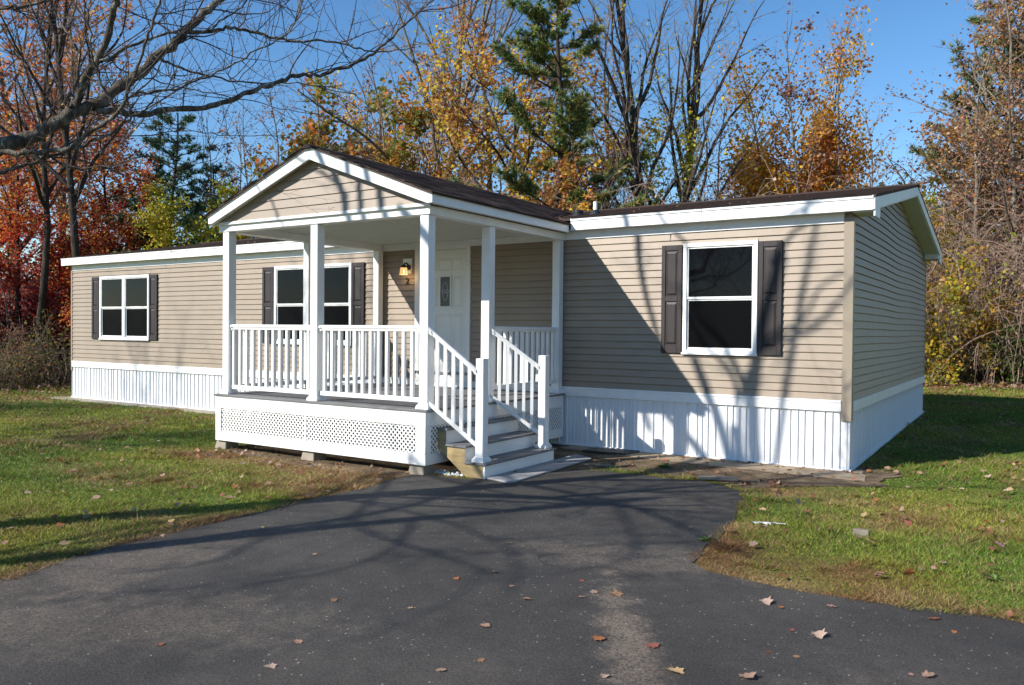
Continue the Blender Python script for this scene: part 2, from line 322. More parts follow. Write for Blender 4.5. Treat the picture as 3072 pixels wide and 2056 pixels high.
# gable-end wall (x = 0)
def roof_under(y): return 3.27+.182*min(y+.15, W+.15-y)
wall_side = MB().prism([(-.06, .07, ZT), (-.06, W, ZT), (-.06, W, 3.25), (-.06, W/2, 3.98), (-.06, .07, 3.25)], (.058, 0, 0)).build('wall', M['siding'], home)
for i in range(31):
    z0 = ZB+i*EXP; zm = z0+EXP
    if zm <= 3.27: a, b_ = .0, W
    else:
        a = max(0, (z0+.02-3.27)/.182-.15); b_ = W-a
    if b_-a < .15: continue
    amp = .002+.00045*i; ph = .35*i*0
    wob = lambda s, A=a, am=amp: am*(math.sin((s+A)*1.15+.4)+.5*math.sin((s+A)*2.3+1.9))*min(1, (s+A)/.6)*min(1, max(0, (W-s-A))/.6)
    link('siding_board', lap_mesh(b_-a, EXP, wob=wob, ax='y'), wall_side, (0, a, z0))
MB().box(XL, XL+.06, .01, W, ZT, 3.25).build('wall', M['siding'], home)
MB().box(XL, 0, W-.05, W, 0, 3.25).build('wall', M['siding'], home)
# corner posts
def corner(x0, x1, y0, y1, z0, z1): MB().box(x0, x1, y0, y1, z0, z1).build('corner_post', M['cornerpost'], home, .004)
corner(-.095, .026, -.027, .005, .632, 3.19); corner(.003, .0255, .0052, .075, .632, 3.20)
corner(XL-.012, XL+.05, -.027, .06, .66, 3.19); corner(.003, .022, W-.06, W+.02, .66, 3.2)
# skirt trims
def trim(x0, x1, y0, y1, z0, z1, nm='skirt_trim', mt='white', bv=.004): return MB().box(x0, x1, y0, y1, z0, z1).build(nm, M[mt], home, bv)
trim(XL+.04, -.097, -.036, .004, ZT, ZB+.004); trim(.002, .034, .077, W, ZT, ZB+.004)
trim(XL+.04, -.097, -.044, -.037, ZT+.112, ZB+.010)
# skirting strips: narrow vertical vinyl panels, each with its rib
kcache = {}
def strip_mesh(wd, ax):
    k = (round(wd, 3), ax)
    if k not in kcache:
        prof = [(0, -.008), (.003, .019), (.009, .019), (.012, -.004), (.02, -.004), (wd*.5, .004), (wd-.008, .002), (wd, -.008)]
        mb = MB(); n = len(prof)
        for zz in (0, 1): mb.v += [((s, -p, zz) if ax == 'x' else (p, s, zz)) for s, p in prof]
        for i in range(n-1): mb.f.append((i, i+1, n+i+1, n+i))
        if ax == 'x': mb.v += [(0, .012, 0), (wd, .012, 0), (0, .012, 1), (wd, .012, 1)]
        else: mb.v += [(-.012, 0, 0), (-.012, wd, 0), (-.012, 0, 1), (-.012, wd, 1)]
        mb.f += [(2*n, 2*n+1, 2*n+3, 2*n+2), tuple(range(n))+(2*n+1, 2*n), tuple(range(n, 2*n))+(2*n+3, 2*n+2)]
        kcache[k] = mb.mesh('skirting_panel', M['skirt'])
    return kcache[k]
skirt = MB().box(XL+.03, -.02, .012, .03, 0, ZT).build('skirting', M['skirt'], home)
RIB = [-4.044, -3.918, -3.788, -3.7, -3.556, -3.43, -3.304, -3.165, -3.05, -2.937, -2.788, -2.64, -2.495, -2.323, -2.126, -1.99, -1.919, -1.837, -1.729, -1.569, -1.49, -1.399, -1.308, -1.18, -1.066, -.991, -.879, -.732, -.635, -.552, -.445, -.304, -.211, -.12, -.02]
ws = [.13, .09, .15, .12, .1, .14]; xs = [RIB[0]]; k = 0
while xs[0] > XL+.2: xs.insert(0, xs[0]-ws[(k*5+k//3) % 6]); k += 1
xs = [x for x in xs if x > XL+.05]; xs.insert(0, XL+.02)
allx = xs[:-1]+RIB
for a, b_ in zip(allx[:-1], allx[1:]):
    o = link('skirting_panel', strip_mesh(b_-a, 'x'), skirt, (a, -.002, .0)); o.scale = (1, 1, ZT+.002)
y = .0; k = 0
while y < W-.05:
    wd = ws[(k*7+k//2) % 6]*1.15; wd = min(wd, W-y); zb = .018*y
    o = link('skirting_panel', strip_mesh(wd, 'y'), skirt, (-.012, y, zb)); o.scale = (1, 1, ZT+.002-zb); y += wd; k += 1
trim(XL+.0, -.0, -.034, .0, .0, .028, 'skirting_channel'); MB().prism([(0, -.034, .0), (.03, -.034, 0), (.03, -.034, .028), (0, -.034, .028)], (0, W+.034, .138)).build('skirting_channel', M['white'], home)
# frieze and soffit and fascia
shear(trim(XL+.05, -.095, -.03, .004, 3.125, 3.262, 'frieze')); 
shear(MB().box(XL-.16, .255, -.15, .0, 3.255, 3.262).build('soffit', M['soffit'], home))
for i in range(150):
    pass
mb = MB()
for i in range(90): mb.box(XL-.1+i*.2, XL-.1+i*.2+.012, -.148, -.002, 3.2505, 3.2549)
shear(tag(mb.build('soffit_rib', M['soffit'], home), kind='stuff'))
OV = .15
for a, b_ in ((XL-.18, -12.2), (-12.195, -8.03), (-3.92, -1.9), (-1.895, .265)):
    shear(MB().box(a, b_, -OV-.022, -OV, 3.245, 3.418).build('fascia', M['white'], home, .004))
    shear(MB().box(a, b_, -OV-.034, -OV-.0225, 3.385, 3.424).build('fascia', M['white'], home, .003))
# rake (gable-end) boards
RZ = 4.158; SL = (RZ-3.43)/(W/2+OV)
def rake(ya, yb, x=.265):
    za = 3.43+SL*min(ya+OV, W+OV-ya); zb = 3.43+SL*min(yb+OV, W+OV-yb)
    return MB().prism([(x, ya, za-.175), (x, yb, zb-.175), (x, yb, zb-.006), (x, ya, za-.006)], (.02, 0, 0)).build('rake_board', M['white'], home, .003)
rake(-OV-.022, 3.35); rake(3.353, W/2); rake(W/2+.002, W+OV+.02)
for yy, sgn in ((-OV-.0, 1), (W+OV, -1)):
    MB().prism([(.02, yy, 3.235), (.02, yy+sgn*.50, 3.235), (.02, yy+sgn*.50, 3.255+SL*.50), (.02, yy, 3.255)], (.244, 0, 0)).build('eave_return', M['soffit'], home)
    MB().prism([(.2645, yy, 3.13 if sgn < 0 else 3.175), (.2645, yy+sgn*.36, 3.175), (.2645, yy+sgn*.36, 3.255+SL*.36), (.2645, yy, 3.255)], (.0195, 0, 0)).build('eave_return', M['white'], home)
for ya, yb in ((-OV, W/2), (W/2, W+OV)):
    za = 3.40-.16+SL*min(ya+OV, W+OV-ya); zb = 3.40-.16+SL*min(yb+OV, W+OV-yb)
    MB().prism([(-.02, ya, za), (-.02, yb, zb), (-.02, yb, zb+.02), (-.02, ya, za+.02)], (.284, 0, 0)).build('rake_soffit', M['soffit'], home)
# roof
def slab_roof(x0, x1, ya, za, yb, zb, th=.03):
    return MB().prism([(x0, ya, za-th), (x0, yb, zb-th), (x0, yb, zb), (x0, ya, za)], (x1-x0, 0, 0)).build('roof', M['shingle'], home)
roof = shear(slab_roof(XL-.2, .29, -OV-.03, 3.424, W/2, RZ-.004)); shear(slab_roof(XL-.2, .29, W/2, RZ-.004, W+OV+.03, 3.424))
mb = MB(); ang = math.atan(SL); cs, sn = math.cos(ang), math.sin(ang); nrow = 29
for i in range(nrow):
    d0 = i*.14-.015; offx = (i*.37) % .33
    for j in range(57):
        xa = XL-.2+j*.32-offx*0+((i % 3)*.107); xb = xa+.314
        if xa < XL-.2: xa = XL-.2
        xb = min(xb, .30)
        if xb <= xa: continue
        lift = .008+random.random()*.006; y0 = -OV-.03+d0*cs; z0 = 3.424+d0*sn; y1 = y0+.16*cs; z1 = z0+.16*sn
        if y1 > W/2+.02: continue
        if abs((xa+xb)/2+5.97) < (1.95-max(0, (z0-3.43))/.379): continue
        mb.prism([(xa, y0, z0+.001), (xa, y1, z1+.001), (xa, y1, z1+.003), (xa, y0, z0+lift)], (xb-xa, 0, 0))
shear(tag(mb.build('roof_shingles', M['shingle'], roof), kind='stuff'))
shear(MB().box(XL-.2, .3, W/2-.12, W/2+.12, RZ-.03, RZ+.012).build('ridge_cap', M['shingle'], home))
# windows
def window(x0, x1, z0, z1, n):
    fr = MB(); y0 = -.045; fw = .055; yb = .03
    fr.box(x0, x1, y0, yb, z1-fw, z1).box(x0, x1, y0, yb, z0, z0+fw).box(x0, x0+fw, y0, yb, z0+fw, z1-fw).box(x1-fw, x1, y0, yb, z0+fw, z1-fw)
    if n == 2: xm = (x0+x1)/2; fr.box(xm-.055, xm-.004, y0, yb, z0+fw, z1-fw).box(xm+.004, xm+.055, y0, yb, z0+fw, z1-fw).box(xm-.004, xm+.004, y0+.012, yb, z0+fw, z1-fw)
    wn = fr.build('window', M['white'], home, .004)
    MB().box(x0-.012, x1+.012, y0-.016, y0-.001, z0-.012, z0+.018).build('window_sill', M['white'], wn, .003)
    zm = (z0+z1)/2+.01; spans = [(x0+fw, x1-fw)] if n == 1 else [(x0+fw, (x0+x1)/2-.055), ((x0+x1)/2+.055, x1-fw)]
    for a, b_ in spans:
        # upper sash stands in front of the lower one's screen
        for (za, zb, yy, mt) in ((zm-.02, z1-fw, -.030, 'glass'), (z0+fw, zm-.02, -.016, 'screen')):
            s = MB(); w_ = .022
            s.box(a, b_, yy, yy+.025, zb-w_, zb).box(a, b_, yy, yy+.025, za, za+w_*1.5).box(a, a+w_, yy, yy+.025, za+w_*1.5, zb-w_).box(b_-w_, b_, yy, yy+.025, za+w_*1.5, zb-w_)
            s.build('sash', M['white'], wn, .002)
            MB().box(a+w_, b_-w_, yy+.012, yy+.018, za+w_*1.5, zb-w_).build('pane', M['glass'] if mt == 'glass' else M['screen'], wn)
    return wn
def shutter(x0, x1, z0, z1):
    y0, y1 = -.052, -.012; s = MB(); sw = .058; hm = z0+(z1-z0)*.5
    s.box(x0, x0+sw, y0, y1, z0, z1).box(x1-sw, x1, y0, y1, z0, z1)
    for za, zb in ((z0, z0+.11), (hm-.03, hm+.04), (z1-.075, z1)): s.box(x0+sw, x1-sw, y0+.001, y1, za, zb)
    o = s.build('shutter', M['shutter'], home, .003)
    for za, zb in ((z0+.11, hm-.03), (hm+.04, z1-.075)):
        p = MB().box(x0+sw-.006, x1-sw+.006, y0+.014, y1-.001, za-.006, zb+.006); xa, xb = x0+sw+.012, x1-sw-.012; a2, b2 = za+.014, zb-.014
        k = .028; n = len(p.v); yy = y0+.0139
        p.v += [(xa, yy, a2), (xb, yy, a2), (xb, yy, b2), (xa, yy, b2), (xa+k, y0+.003, a2+k), (xb-k, y0+.003, a2+k), (xb-k, y0+.003, b2-k), (xa+k, y0+.003, b2-k)]
        p.f += [(n+4, n+5, n+6, n+7)]+[(n+i, n+(i+1) % 4, n+4+(i+1) % 4, n+4+i) for i in range(4)]
        p.build('shutter_panel', M['shutter'], o)
    mb = MB()
    for sx in (x0+.028, x1-.028):
        for sz in (z0+.07, hm, z1-.05): mb.cyl((sx, y0-.004, sz), .009, .006, 8, ax='y')
    tag(mb.build('screw_caps', M['shutter'], o), kind='stuff')
window(-2.20, -1.165, 1.437, 2.965, 1); window(-10.55, -8.50, 1.437, 2.935, 2); window(-16.55, -14.62, 1.437, 2.90, 2)
shutter(-2.515, -2.215, 1.44, 2.95); shutter(-1.15, -.845, 1.44, 2.945)
shutter(-10.88, -10.565, 1.44, 2.925); shutter(-8.49, -8.185, 1.44, 2.93)
shutter(-16.86, -16.565, 1.44, 2.89); shutter(-14.61, -14.315, 1.44, 2.892)
# door
dr = MB(); DX0, DX1 = -6.81, -5.94
dr.box(DX0, DX1, -.012, .03, 1.03, 3.07)
door = dr.build('door', M['door'], home)
def raised(x0, x1, z0, z1, y=-.012):
    p = MB(); k = .03; o = .014
    p.v = [(x0, y, z0), (x1, y, z0), (x1, y, z1), (x0, y, z1), (x0+o, y-.008, z0+o), (x1-o, y-.008, z0+o), (x1-o, y-.008, z1-o), (x0+o, y-.008, z1-o),
           (x0+o*1.8, y-.001, z0+o*1.8), (x1-o*1.8, y-.001, z0+o*1.8), (x1-o*1.8, y-.001, z1-o*1.8), (x0+o*1.8, y-.001, z1-o*1.8),
           (x0+o+k, y-.009, z0+o+k), (x1-o-k, y-.009, z0+o+k), (x1-o-k, y-.009, z1-o-k), (x0+o+k, y-.009, z1-o-k)]
    for a in (0, 4, 8): p.f += [(a+i, a+(i+1) % 4, a+4+(i+1) % 4, a+4+i) for i in range(4)]
    p.f.append((12, 13, 14, 15)); p.build('door_panel', M['door'], door)
cx = (DX0+DX1)/2
for a, b_ in ((DX0+.08, DX0+.27), (cx-.15, cx+.15), (DX1-.27, DX1-.08)):
    raised(a, b_, 2.72, 2.93); raised(a, b_, 1.2, 2.0)
    if abs((a+b_)/2-cx) > .05: raised(a, b_, 2.12, 2.62)
g = MB(); gx0, gx1, gz0, gz1 = cx-.10, cx+.10, 2.13, 2.62
g.box(gx0-.03, gx1+.03, -.03, -.0125, gz1, gz1+.03).box(gx0-.03, gx1+.03, -.03, -.0125, gz0-.03, gz0).box(gx0-.03, gx0, -.03, -.0125, gz0, gz1).box(gx1, gx1+.03, -.03, -.0125, gz0, gz1).build('glass_frame', M['door'], door, .003)
MB().box(gx0, gx1, -.020, -.0135, gz0, gz1).build('door_glass', M['lead_glass'], door)
lm = MB()
def came(pts):
    for a, b_ in zip(pts[:-1], pts[1:]): lm.bar((a[0], -.022, a[1]), (b_[0], -.022, b_[1]), .007, .005, up=(0, 1, 0))
cz = (gz0+gz1)/2
came([(cx+.055*math.sin(t_), cz+.15*math.cos(t_)*(1 if 1 else 0)) for t_ in np.linspace(0, 2*math.pi, 17)])
for sx in (-1, 1): came([(cx, cz), (cx+sx*.035, cz+.035), (cx+sx*.075, cz), (cx+sx*.035, cz-.035), (cx, cz)])
lm.build('leaded_pattern', M['metalvent'], door)
MB().box(-5.93, -5.855, -.042, .02, 1.03, 3.12).box(-7.02, -6.915, -.042, .02, 1.03, 3.12).box(-6.90, -6.82, -.03, .02, 1.03, 3.08).box(-6.914, -5.931, -.04, .02, 3.075, 3.122).build('door_frame', M['white'], home, .004)
MB().box(-6.95, -5.87, -.07, .02, .992, 1.029).build('door_sill', M['sill'], home, .003); MB().box(-6.98, -5.86, -.045, .02, .895, .991).build('sill_trim', M['white'], home, .003)
MB().cyl((DX0+.06, -.06, 1.95), .028, .05, 12, ax='y').build('door_knob', M['metalvent'], door)
# porch lamp
lampo = MB().box(-7.29, -7.095, -.035, -.008, 2.70, 2.955).build('lamp_backplate', M['white'], home, .006)
tb = MB(); pts = [(-7.16+(-.0)*i, -.035-.12*math.sin(i/8*math.pi*.9), 2.80+.075*math.sin(i/8*math.pi)-.02*i/8*0) for i in range(9)]
pts = [(-7.16, -.035, 2.79), (-7.16, -.06, 2.85), (-7.16, -.10, 2.875), (-7.16, -.14, 2.865), (-7.16, -.165, 2.83)]
for a, b_ in zip(pts[:-1], pts[1:]): tb.bar(a, b_, .02, .02, up=(1, 0, 0))
tb.cyl((-7.16, -.165, 2.79), .062, .045, 12, .03); tb.cyl((-7.16, -.05, 2.80), .05, .02, 12, ax='y')
tb.build('lamp_arm', M['bronze'], lampo)
sh = MB(); R1, R2, zt, zb = .055, .068, 2.79, 2.67
for i in range(8):
    a0 = i/8*2*math.pi; a1 = (i+.86)/8*2*math.pi; c0 = (-7.16, -.165)
    sh.prism([(c0[0]+R1*math.cos(a0), c0[1]+R1*math.sin(a0), zt), (c0[0]+R1*math.cos(a1), c0[1]+R1*math.sin(a1), zt), (c0[0]+R2*math.cos(a1), c0[1]+R2*math.sin(a1), zb), (c0[0]+R2*math.cos(a0), c0[1]+R2*math.sin(a0), zb)], (.002*math.cos(a0), .002*math.sin(a0), 0))
sh.build('lamp_shade', M['lamp_glass'], lampo); MB().cyl((-7.16, -.165, 2.69), .018, .06, 10, .022).build('bulb', M['bulb'], lampo)
pl = bpy.data.lights.new('porch_lamp_light', 'POINT'); pl.energy = .6; pl.color = (1, .65, .3); pl.shadow_soft_size = .03
po = bpy.data.objects.new('porch_lamp_light', pl); po.location = (-7.16, -.165, 2.64); col.objects.link(po); po.parent = lampo
fc = bpy.data.curves.new('house_number', 'FONT'); fc.body = '2'; fc.size = .15; fc.extrude = .008; fc.offset = .003; fc.align_x = 'CENTER'
tmp = bpy.data.objects.new('t', fc); col.objects.link(tmp); bpy.context.view_layer.update()
me = bpy.data.meshes.new_from_object(tmp.evaluated_get(bpy.context.evaluated_depsgraph_get())); bpy.data.objects.remove(tmp)
me.materials.clear(); me.materials.append(M['bronze']); link('house_number', me, home, (-7.19, -.026, 2.52), (math.radians(90), 0, 0))
MB().box(-7.26, -7.16, -.045, -.008, 1.08, 1.24).box(-7.25, -7.17, -.075, -.046, 1.10, 1.22).build('outlet_cover', M['metalvent'], home, .012)
# roof vents
def stack(x, y, white):
    z = 3.43+SL*(y+OV)+tiltz(x); s = MB().cyl((x, y, z-.02), .12, .09, 16, .055).build('vent_boot', M['dark'], home)
    if white: MB().cyl((x, y, z), .036, .21, 12).build('vent_pipe', M['white'], s)
    else: MB().cyl((x, y, z+.04), .085, .05, 14).build('vent_cap', M['dark'], s)
stack(-4.21, 1.2, True); stack(-4.53, 1.2, False)

# ------------------------------------------------------------------ porch
PX0, PX1, PY0 = -7.93, -4.08, -3.355; DZ = .789
porch = empty('front_porch', ((PX0+PX1)/2, PY0/2, 0), 'covered white front porch with grey deck, gable roof, railings and lattice skirt', 'porch')
porch.location = (0, 0, 0)
deck = MB().box(PX0+.04, PX1-.04, PY0+.04, -.06, .64, .755).build('deck', M['lumber'], porch)
MB().box(PX0+.06, PX1-.06, PY0+.75, PY0+.79, .16, .64).build('lattice_shade_board', M['shade_brown'], porch); MB().box(PX1-.75, PX1-.71, PY0+.8, -.1, .16, .64).build('lattice_shade_board', M['shade_brown'], porch)  # dark boards added behind the lattice so its openings look shaded
y = PY0-.025; k = 0
while y < -.1:
    wd = .136; x0, x1 = PX0-.025, PX1+.025
    o = MB().box(x0, x1, 0, wd, 0, .027); o = link('deck_board', o.mesh('deck_board', M['deck'], .003) if k == 0 else dbm, deck, (0, y, DZ-.028)); 
    if k == 0: dbm = o.data
    y += .142; k += 1
def pb(name, x0, x1, y0, y1, z0, z1, mt='white', bv=.003, par=None): return MB().box(x0, x1, y0, y1, z0, z1).build(name, M[mt], par or porch, bv)
LZ0, LZ1, BZ = .262, .59, .128
for nm, (z0, z1) in dict(rim_board=(LZ1, DZ-.03), base_board=(BZ, LZ0)).items():
    pb(nm, PX0, PX1, PY0-.012, PY0+.010, z0, z1); pb(nm, PX1-.022, PX1, PY0+.011, -.05, z0+.001, z1-.001); pb(nm, PX0, PX0+.022, PY0+.011, -.05, z0+.001, z1-.001)
for x0, x1 in ((PX0, PX0+.12), (PX1-.14, PX1)): pb('skirt_post', x0, x1, PY0-.014, PY0+.012, LZ0, LZ1)
pb('skirt_post', PX1-.024, PX1+.002, PY0+.013, PY0+.1, LZ0, LZ1); pb('skirt_post', PX1-.024, PX1+.002, -.09, -.045, LZ0, LZ1)
pb('skirt_post', PX0-.002, PX0+.024, PY0+.013, PY0+.1, LZ0, LZ1)
def lattice(axis, a0, a1, z0, z1, off, dirn, kind=None):
    """diagonal slats clipped to the rectangle a0..a1 x z0..z1"""
    root = MB()
    def P(a, z, d): return (a, off-dirn*d, z) if axis == 'x' else (off+dirn*d, a, z)
    par = MB().box(*( (a0, a1, off-.004, off-.002) if axis == 'x' else (off-.004, off-.002, a0, a1)), z0-.0, z0+.004).build('lattice_panel', M['white'], porch)
    H = z1-z0; st = .066; hw = .0138; allm = MB()
    for s in (1, -1):
        t0 = a0-H; 
        while t0 < a1+H:
            # slat centre line from (t0, z0) to (t0+s*H.., z1)
            xa, xb = (t0, t0+H) if s > 0 else (t0+H, t0)
            poly = [(xa-hw, z0), (xa+hw, z0), (xb+hw, z1), (xb-hw, z1)]
            def clip(pl, f):
                out = []
                for i in range(len(pl)):
                    p, q = pl[i], pl[(i+1) % len(pl)]; fp, fq = f(p), f(q)
                    if fp >= 0: out.append(p)
                    if fp*fq < 0: tt = fp/(fp-fq); out.append((p[0]+(q[0]-p[0])*tt, p[1]+(q[1]-p[1])*tt))
                return out
            poly = clip(poly, lambda p: p[0]-a0); poly = clip(poly, lambda p: a1-p[0]) if poly else poly
            if len(poly) >= 3:
                d0 = .002 if s > 0 else .0075; mb = allm if kind else MB()
                e = (0, -dirn*.005, 0) if axis == 'x' else (dirn*.005, 0, 0)
                mb.prism([P(p[0], p[1], d0) for p in poly], e)
                if not kind: mb.build('lattice_slat', M['white'], par)
            t0 += st
    if kind: tag(allm.build('lattice_slats', M['white'], par), kind='stuff')
lattice('x', PX0+.11, -6.10, LZ0-.01, LZ1+.01, PY0+.012, 1); lattice('x', -6.10, PX1-.13, LZ0-.01, LZ1+.01, PY0+.012, 1)
pb('lattice_seam', -6.125, -6.085, PY0-.006, PY0+.001, LZ0, LZ1, bv=0)
lattice('y', PY0+.09, -.08, LZ0-.01, LZ1+.01, PX1-.014, 1); lattice('y', PY0+.09, -.08, LZ0-.01, LZ1+.01, PX0+.014, -1, 'stuff')
# posts
def post(xc, yc, z0, z1, w_=.132, cap=True):
    h = w_/2; p = pb('post', xc-h, xc+h, yc-h, yc+h, z0, z1, bv=.006); b1 = h+.028; s = MB(); n = 0
    pr = [(b1, z0+.001), (b1, z0+.028), (h+.018, z0+.042), (h+.010, z0+.055), (h+.002, z0+.068)]
    for r_, z_ in pr: s.v += [(xc-r_, yc-r_, z_), (xc+r_, yc-r_, z_), (xc+r_, yc+r_, z_), (xc-r_, yc+r_, z_)]
    for i in range(len(pr)-1): s.f += [(4*i+k, 4*i+(k+1) % 4, 4*i+4+(k+1) % 4, 4*i+4+k) for k in range(4)]
    s.f += [(0, 3, 2, 1), (len(s.v)-4, len(s.v)-3, len(s.v)-2, len(s.v)-1)]
    s.build('post_base', M['white'], p); return p
YP = -3.235; XLp, XCp, XRp = -7.80, -6.025, -4.175; BT = 3.105
for xc in (XLp, XCp, XRp): post(xc, YP, DZ, BT)
post(XRp+.01, -1.97, DZ, BT); post(XRp+.01, -.11, DZ, BT, .125); post(XLp, -1.72, DZ, BT, .125); post(XLp+.01, -.11, DZ, BT, .125)
# railings
def rail(a, b_, z1a, z1b, nb, zba=.89, zbb=.89, bal=None, plumb=True):
    """a,b (x,y) ends; z of the top-rail top at each end"""
    a = np.array(a, float); b_ = np.array(b_, float); L = np.linalg.norm(b_-a); d = (b_-a)/L
    prof = [(-.028, -.07), (.028, -.07), (.028, -.045), (.04, -.036), (.04, -.014), (.028, -.002), (.012, .0), (-.012, .0), (-.028, -.002), (-.04, -.014), (-.04, -.036), (-.028, -.045)]
    nrm = np.array([-d[1], d[0]])
    mb = MB(); mb.prism([(a[0]+nrm[0]*u_, a[1]+nrm[1]*u_, z1a+v_) for u_, v_ in prof], (b_[0]-a[0], b_[1]-a[1], z1b-z1a))
    rl = mb.build('railing', M['white'], porch, smooth=False)
    for e, z in ((a, z1a), (b_, z1b)):
        q = e+(d*.035 if e is a else -d*.035); zz = z+(z1b-z1a)/L*(.035 if e is a else -.035)
        mb = MB().prism([(e[0]+nrm[0]*u_*1.18, e[1]+nrm[1]*u_*1.18, z+.005+(v_-.035)*1.15+.035) for u_, v_ in prof], (q[0]-e[0], q[1]-e[1], zz-z)); mb.build('rail_bracket', M['white'], rl)
    pr = [(-.022, -.03), (.022, -.03), (.022, .03), (-.022, .03)]
    MB().prism([(a[0]+nrm[0]*u_, a[1]+nrm[1]*u_, zba+v_) for u_, v_ in pr], (b_[0]-a[0], b_[1]-a[1], zbb-zba)).build('bottom_rail', M['white'], rl, .004)
    for i in range(nb):
        f = (bal[i] if bal else (i+.5)/nb*1.0); p = a+(b_-a)*f; zt = z1a+(z1b-z1a)*f-.067; zb = zba+(zbb-zba)*f+.025; h = .0205
        s1 = (z1b-z1a)/L
        m_ = MB(); m_.v = []
        q = [p+d*sx*h+nrm*sy*h for sx, sy in ((-1, -1), (1, -1), (1, 1), (-1, 1))]
        m_.v = [(q[k][0], q[k][1], zb+s1*h*(-1 if k in (0, 3) else 1)) for k in range(4)]+[(q[k][0], q[k][1], zt+s1*h*(-1 if k in (0, 3) else 1)) for k in range(4)]
        m_.f = [(0, 3, 2, 1), (4, 5, 6, 7), (0, 1, 5, 4), (1, 2, 6, 5), (2, 3, 7, 6), (3, 0, 4, 7)]; m_.build('baluster', M['white'], rl)
def fr(xs_, a, b_): return [(x-a)/(b_-a) for x in xs_]
a, b_ = XLp+.066, XCp-.066; bx = [-7.69+.1375*i for i in range(12)]
rail((a, YP), (b_, YP), 1.785, 1.785, 12, bal=fr([x for x in bx], a, b_))
a, b_ = XCp+.066, XRp-.066; bx = [-5.875+.1345*i for i in range(12)]
rail((a, YP), (b_, YP), 1.785, 1.785, 12, bal=fr(bx, a, b_))
rail((XRp+.01, -1.9), (XRp+.01, -.17), 1.79, 1.79, 12, .97, .97)
rail((XLp, YP+.07), (XLp, -1.79), 1.785, 1.785, 10); rail((XLp, -1.65), (XLp, -.17), 1.785, 1.785, 10)
# steps
TR = [(-3.39, .19), (-3.675, .375), (-3.955, .56)]; SY0, SY1 = -3.13, -1.53
st_ = MB(); prof = [(-4.10, .34), (-4.10, .535), (TR[2][0]-.0, .535), (TR[2][0], .35), (TR[1][0], .35), (TR[1][0], .165), (TR[0][0]-.004, .165), (TR[0][0]-.004, .0), (-3.66, .0)]
for yy in (SY0, SY1-.04, (SY0+SY1)/2):
    MB().prism([(x, yy, z) for x, z in prof], (0, .038, 0)).build('stringer', M['lumber'], porch, .002)
MB().box(-3.415, -3.397, SY0-.0015, SY0-.0003, .05, .12).build('lumber_tag', M['paper'], porch)
for i, (x, z) in enumerate(TR):
    pb('riser', x-.018, x+.002, SY0+.001 if i else SY0-.002, SY1, z-.028-.16+.0 if i else .0, z-.027)
    back = TR[i+1][0] if i < 2 else -4.10
    for k, (xa, xb) in enumerate((((x+back)/2+.002, x+.03), (back+.002, (x+back)/2-.002))): pb('tread', xa, xb, SY0-.02, SY1+.02, z-.026, z, 'deck', .003)
post(-3.505, -3.035, .19, 1.405, .11); post(-3.505, -1.61, .19, 1.41, .11)
bl = [.17, .34, .51, .68, .85]
rail((XRp+.066, -3.265), (-3.56, -3.06), 1.77, 1.285, 5, .86, .385, bal=bl); rail((XRp+.076, -1.97), (-3.56, -1.64), 1.77, 1.285, 5, .86, .385, bal=bl)
# porch roof
RX, RAY, PZ, EZ = -5.97, -3.45, 4.10, 3.335; PSL = (PZ-EZ)/2.03
bf = -3.315
pb('beam', PX0, PX1, bf-.0, bf+.15, BT, 3.205); pb('beam', XRp-.06, PX1, bf+.151, -.02, BT, 3.21); pb('beam', PX0, XLp+.06, bf+.151, -.02, BT, 3.21)
pb('beam_trim', PX0-.02, PX1+.02, bf-.035, bf-.001, 3.195, 3.235)
pb('ceiling_trim', XLp+.065, XRp-.065, -.052, -.031, 3.118, 3.2105)
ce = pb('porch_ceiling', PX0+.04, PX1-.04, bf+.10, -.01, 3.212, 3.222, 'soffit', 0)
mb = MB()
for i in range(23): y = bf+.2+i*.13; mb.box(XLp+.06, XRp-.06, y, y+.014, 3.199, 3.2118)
tag(mb.build('ceiling_groove', M['soffit'], ce), kind='stuff')
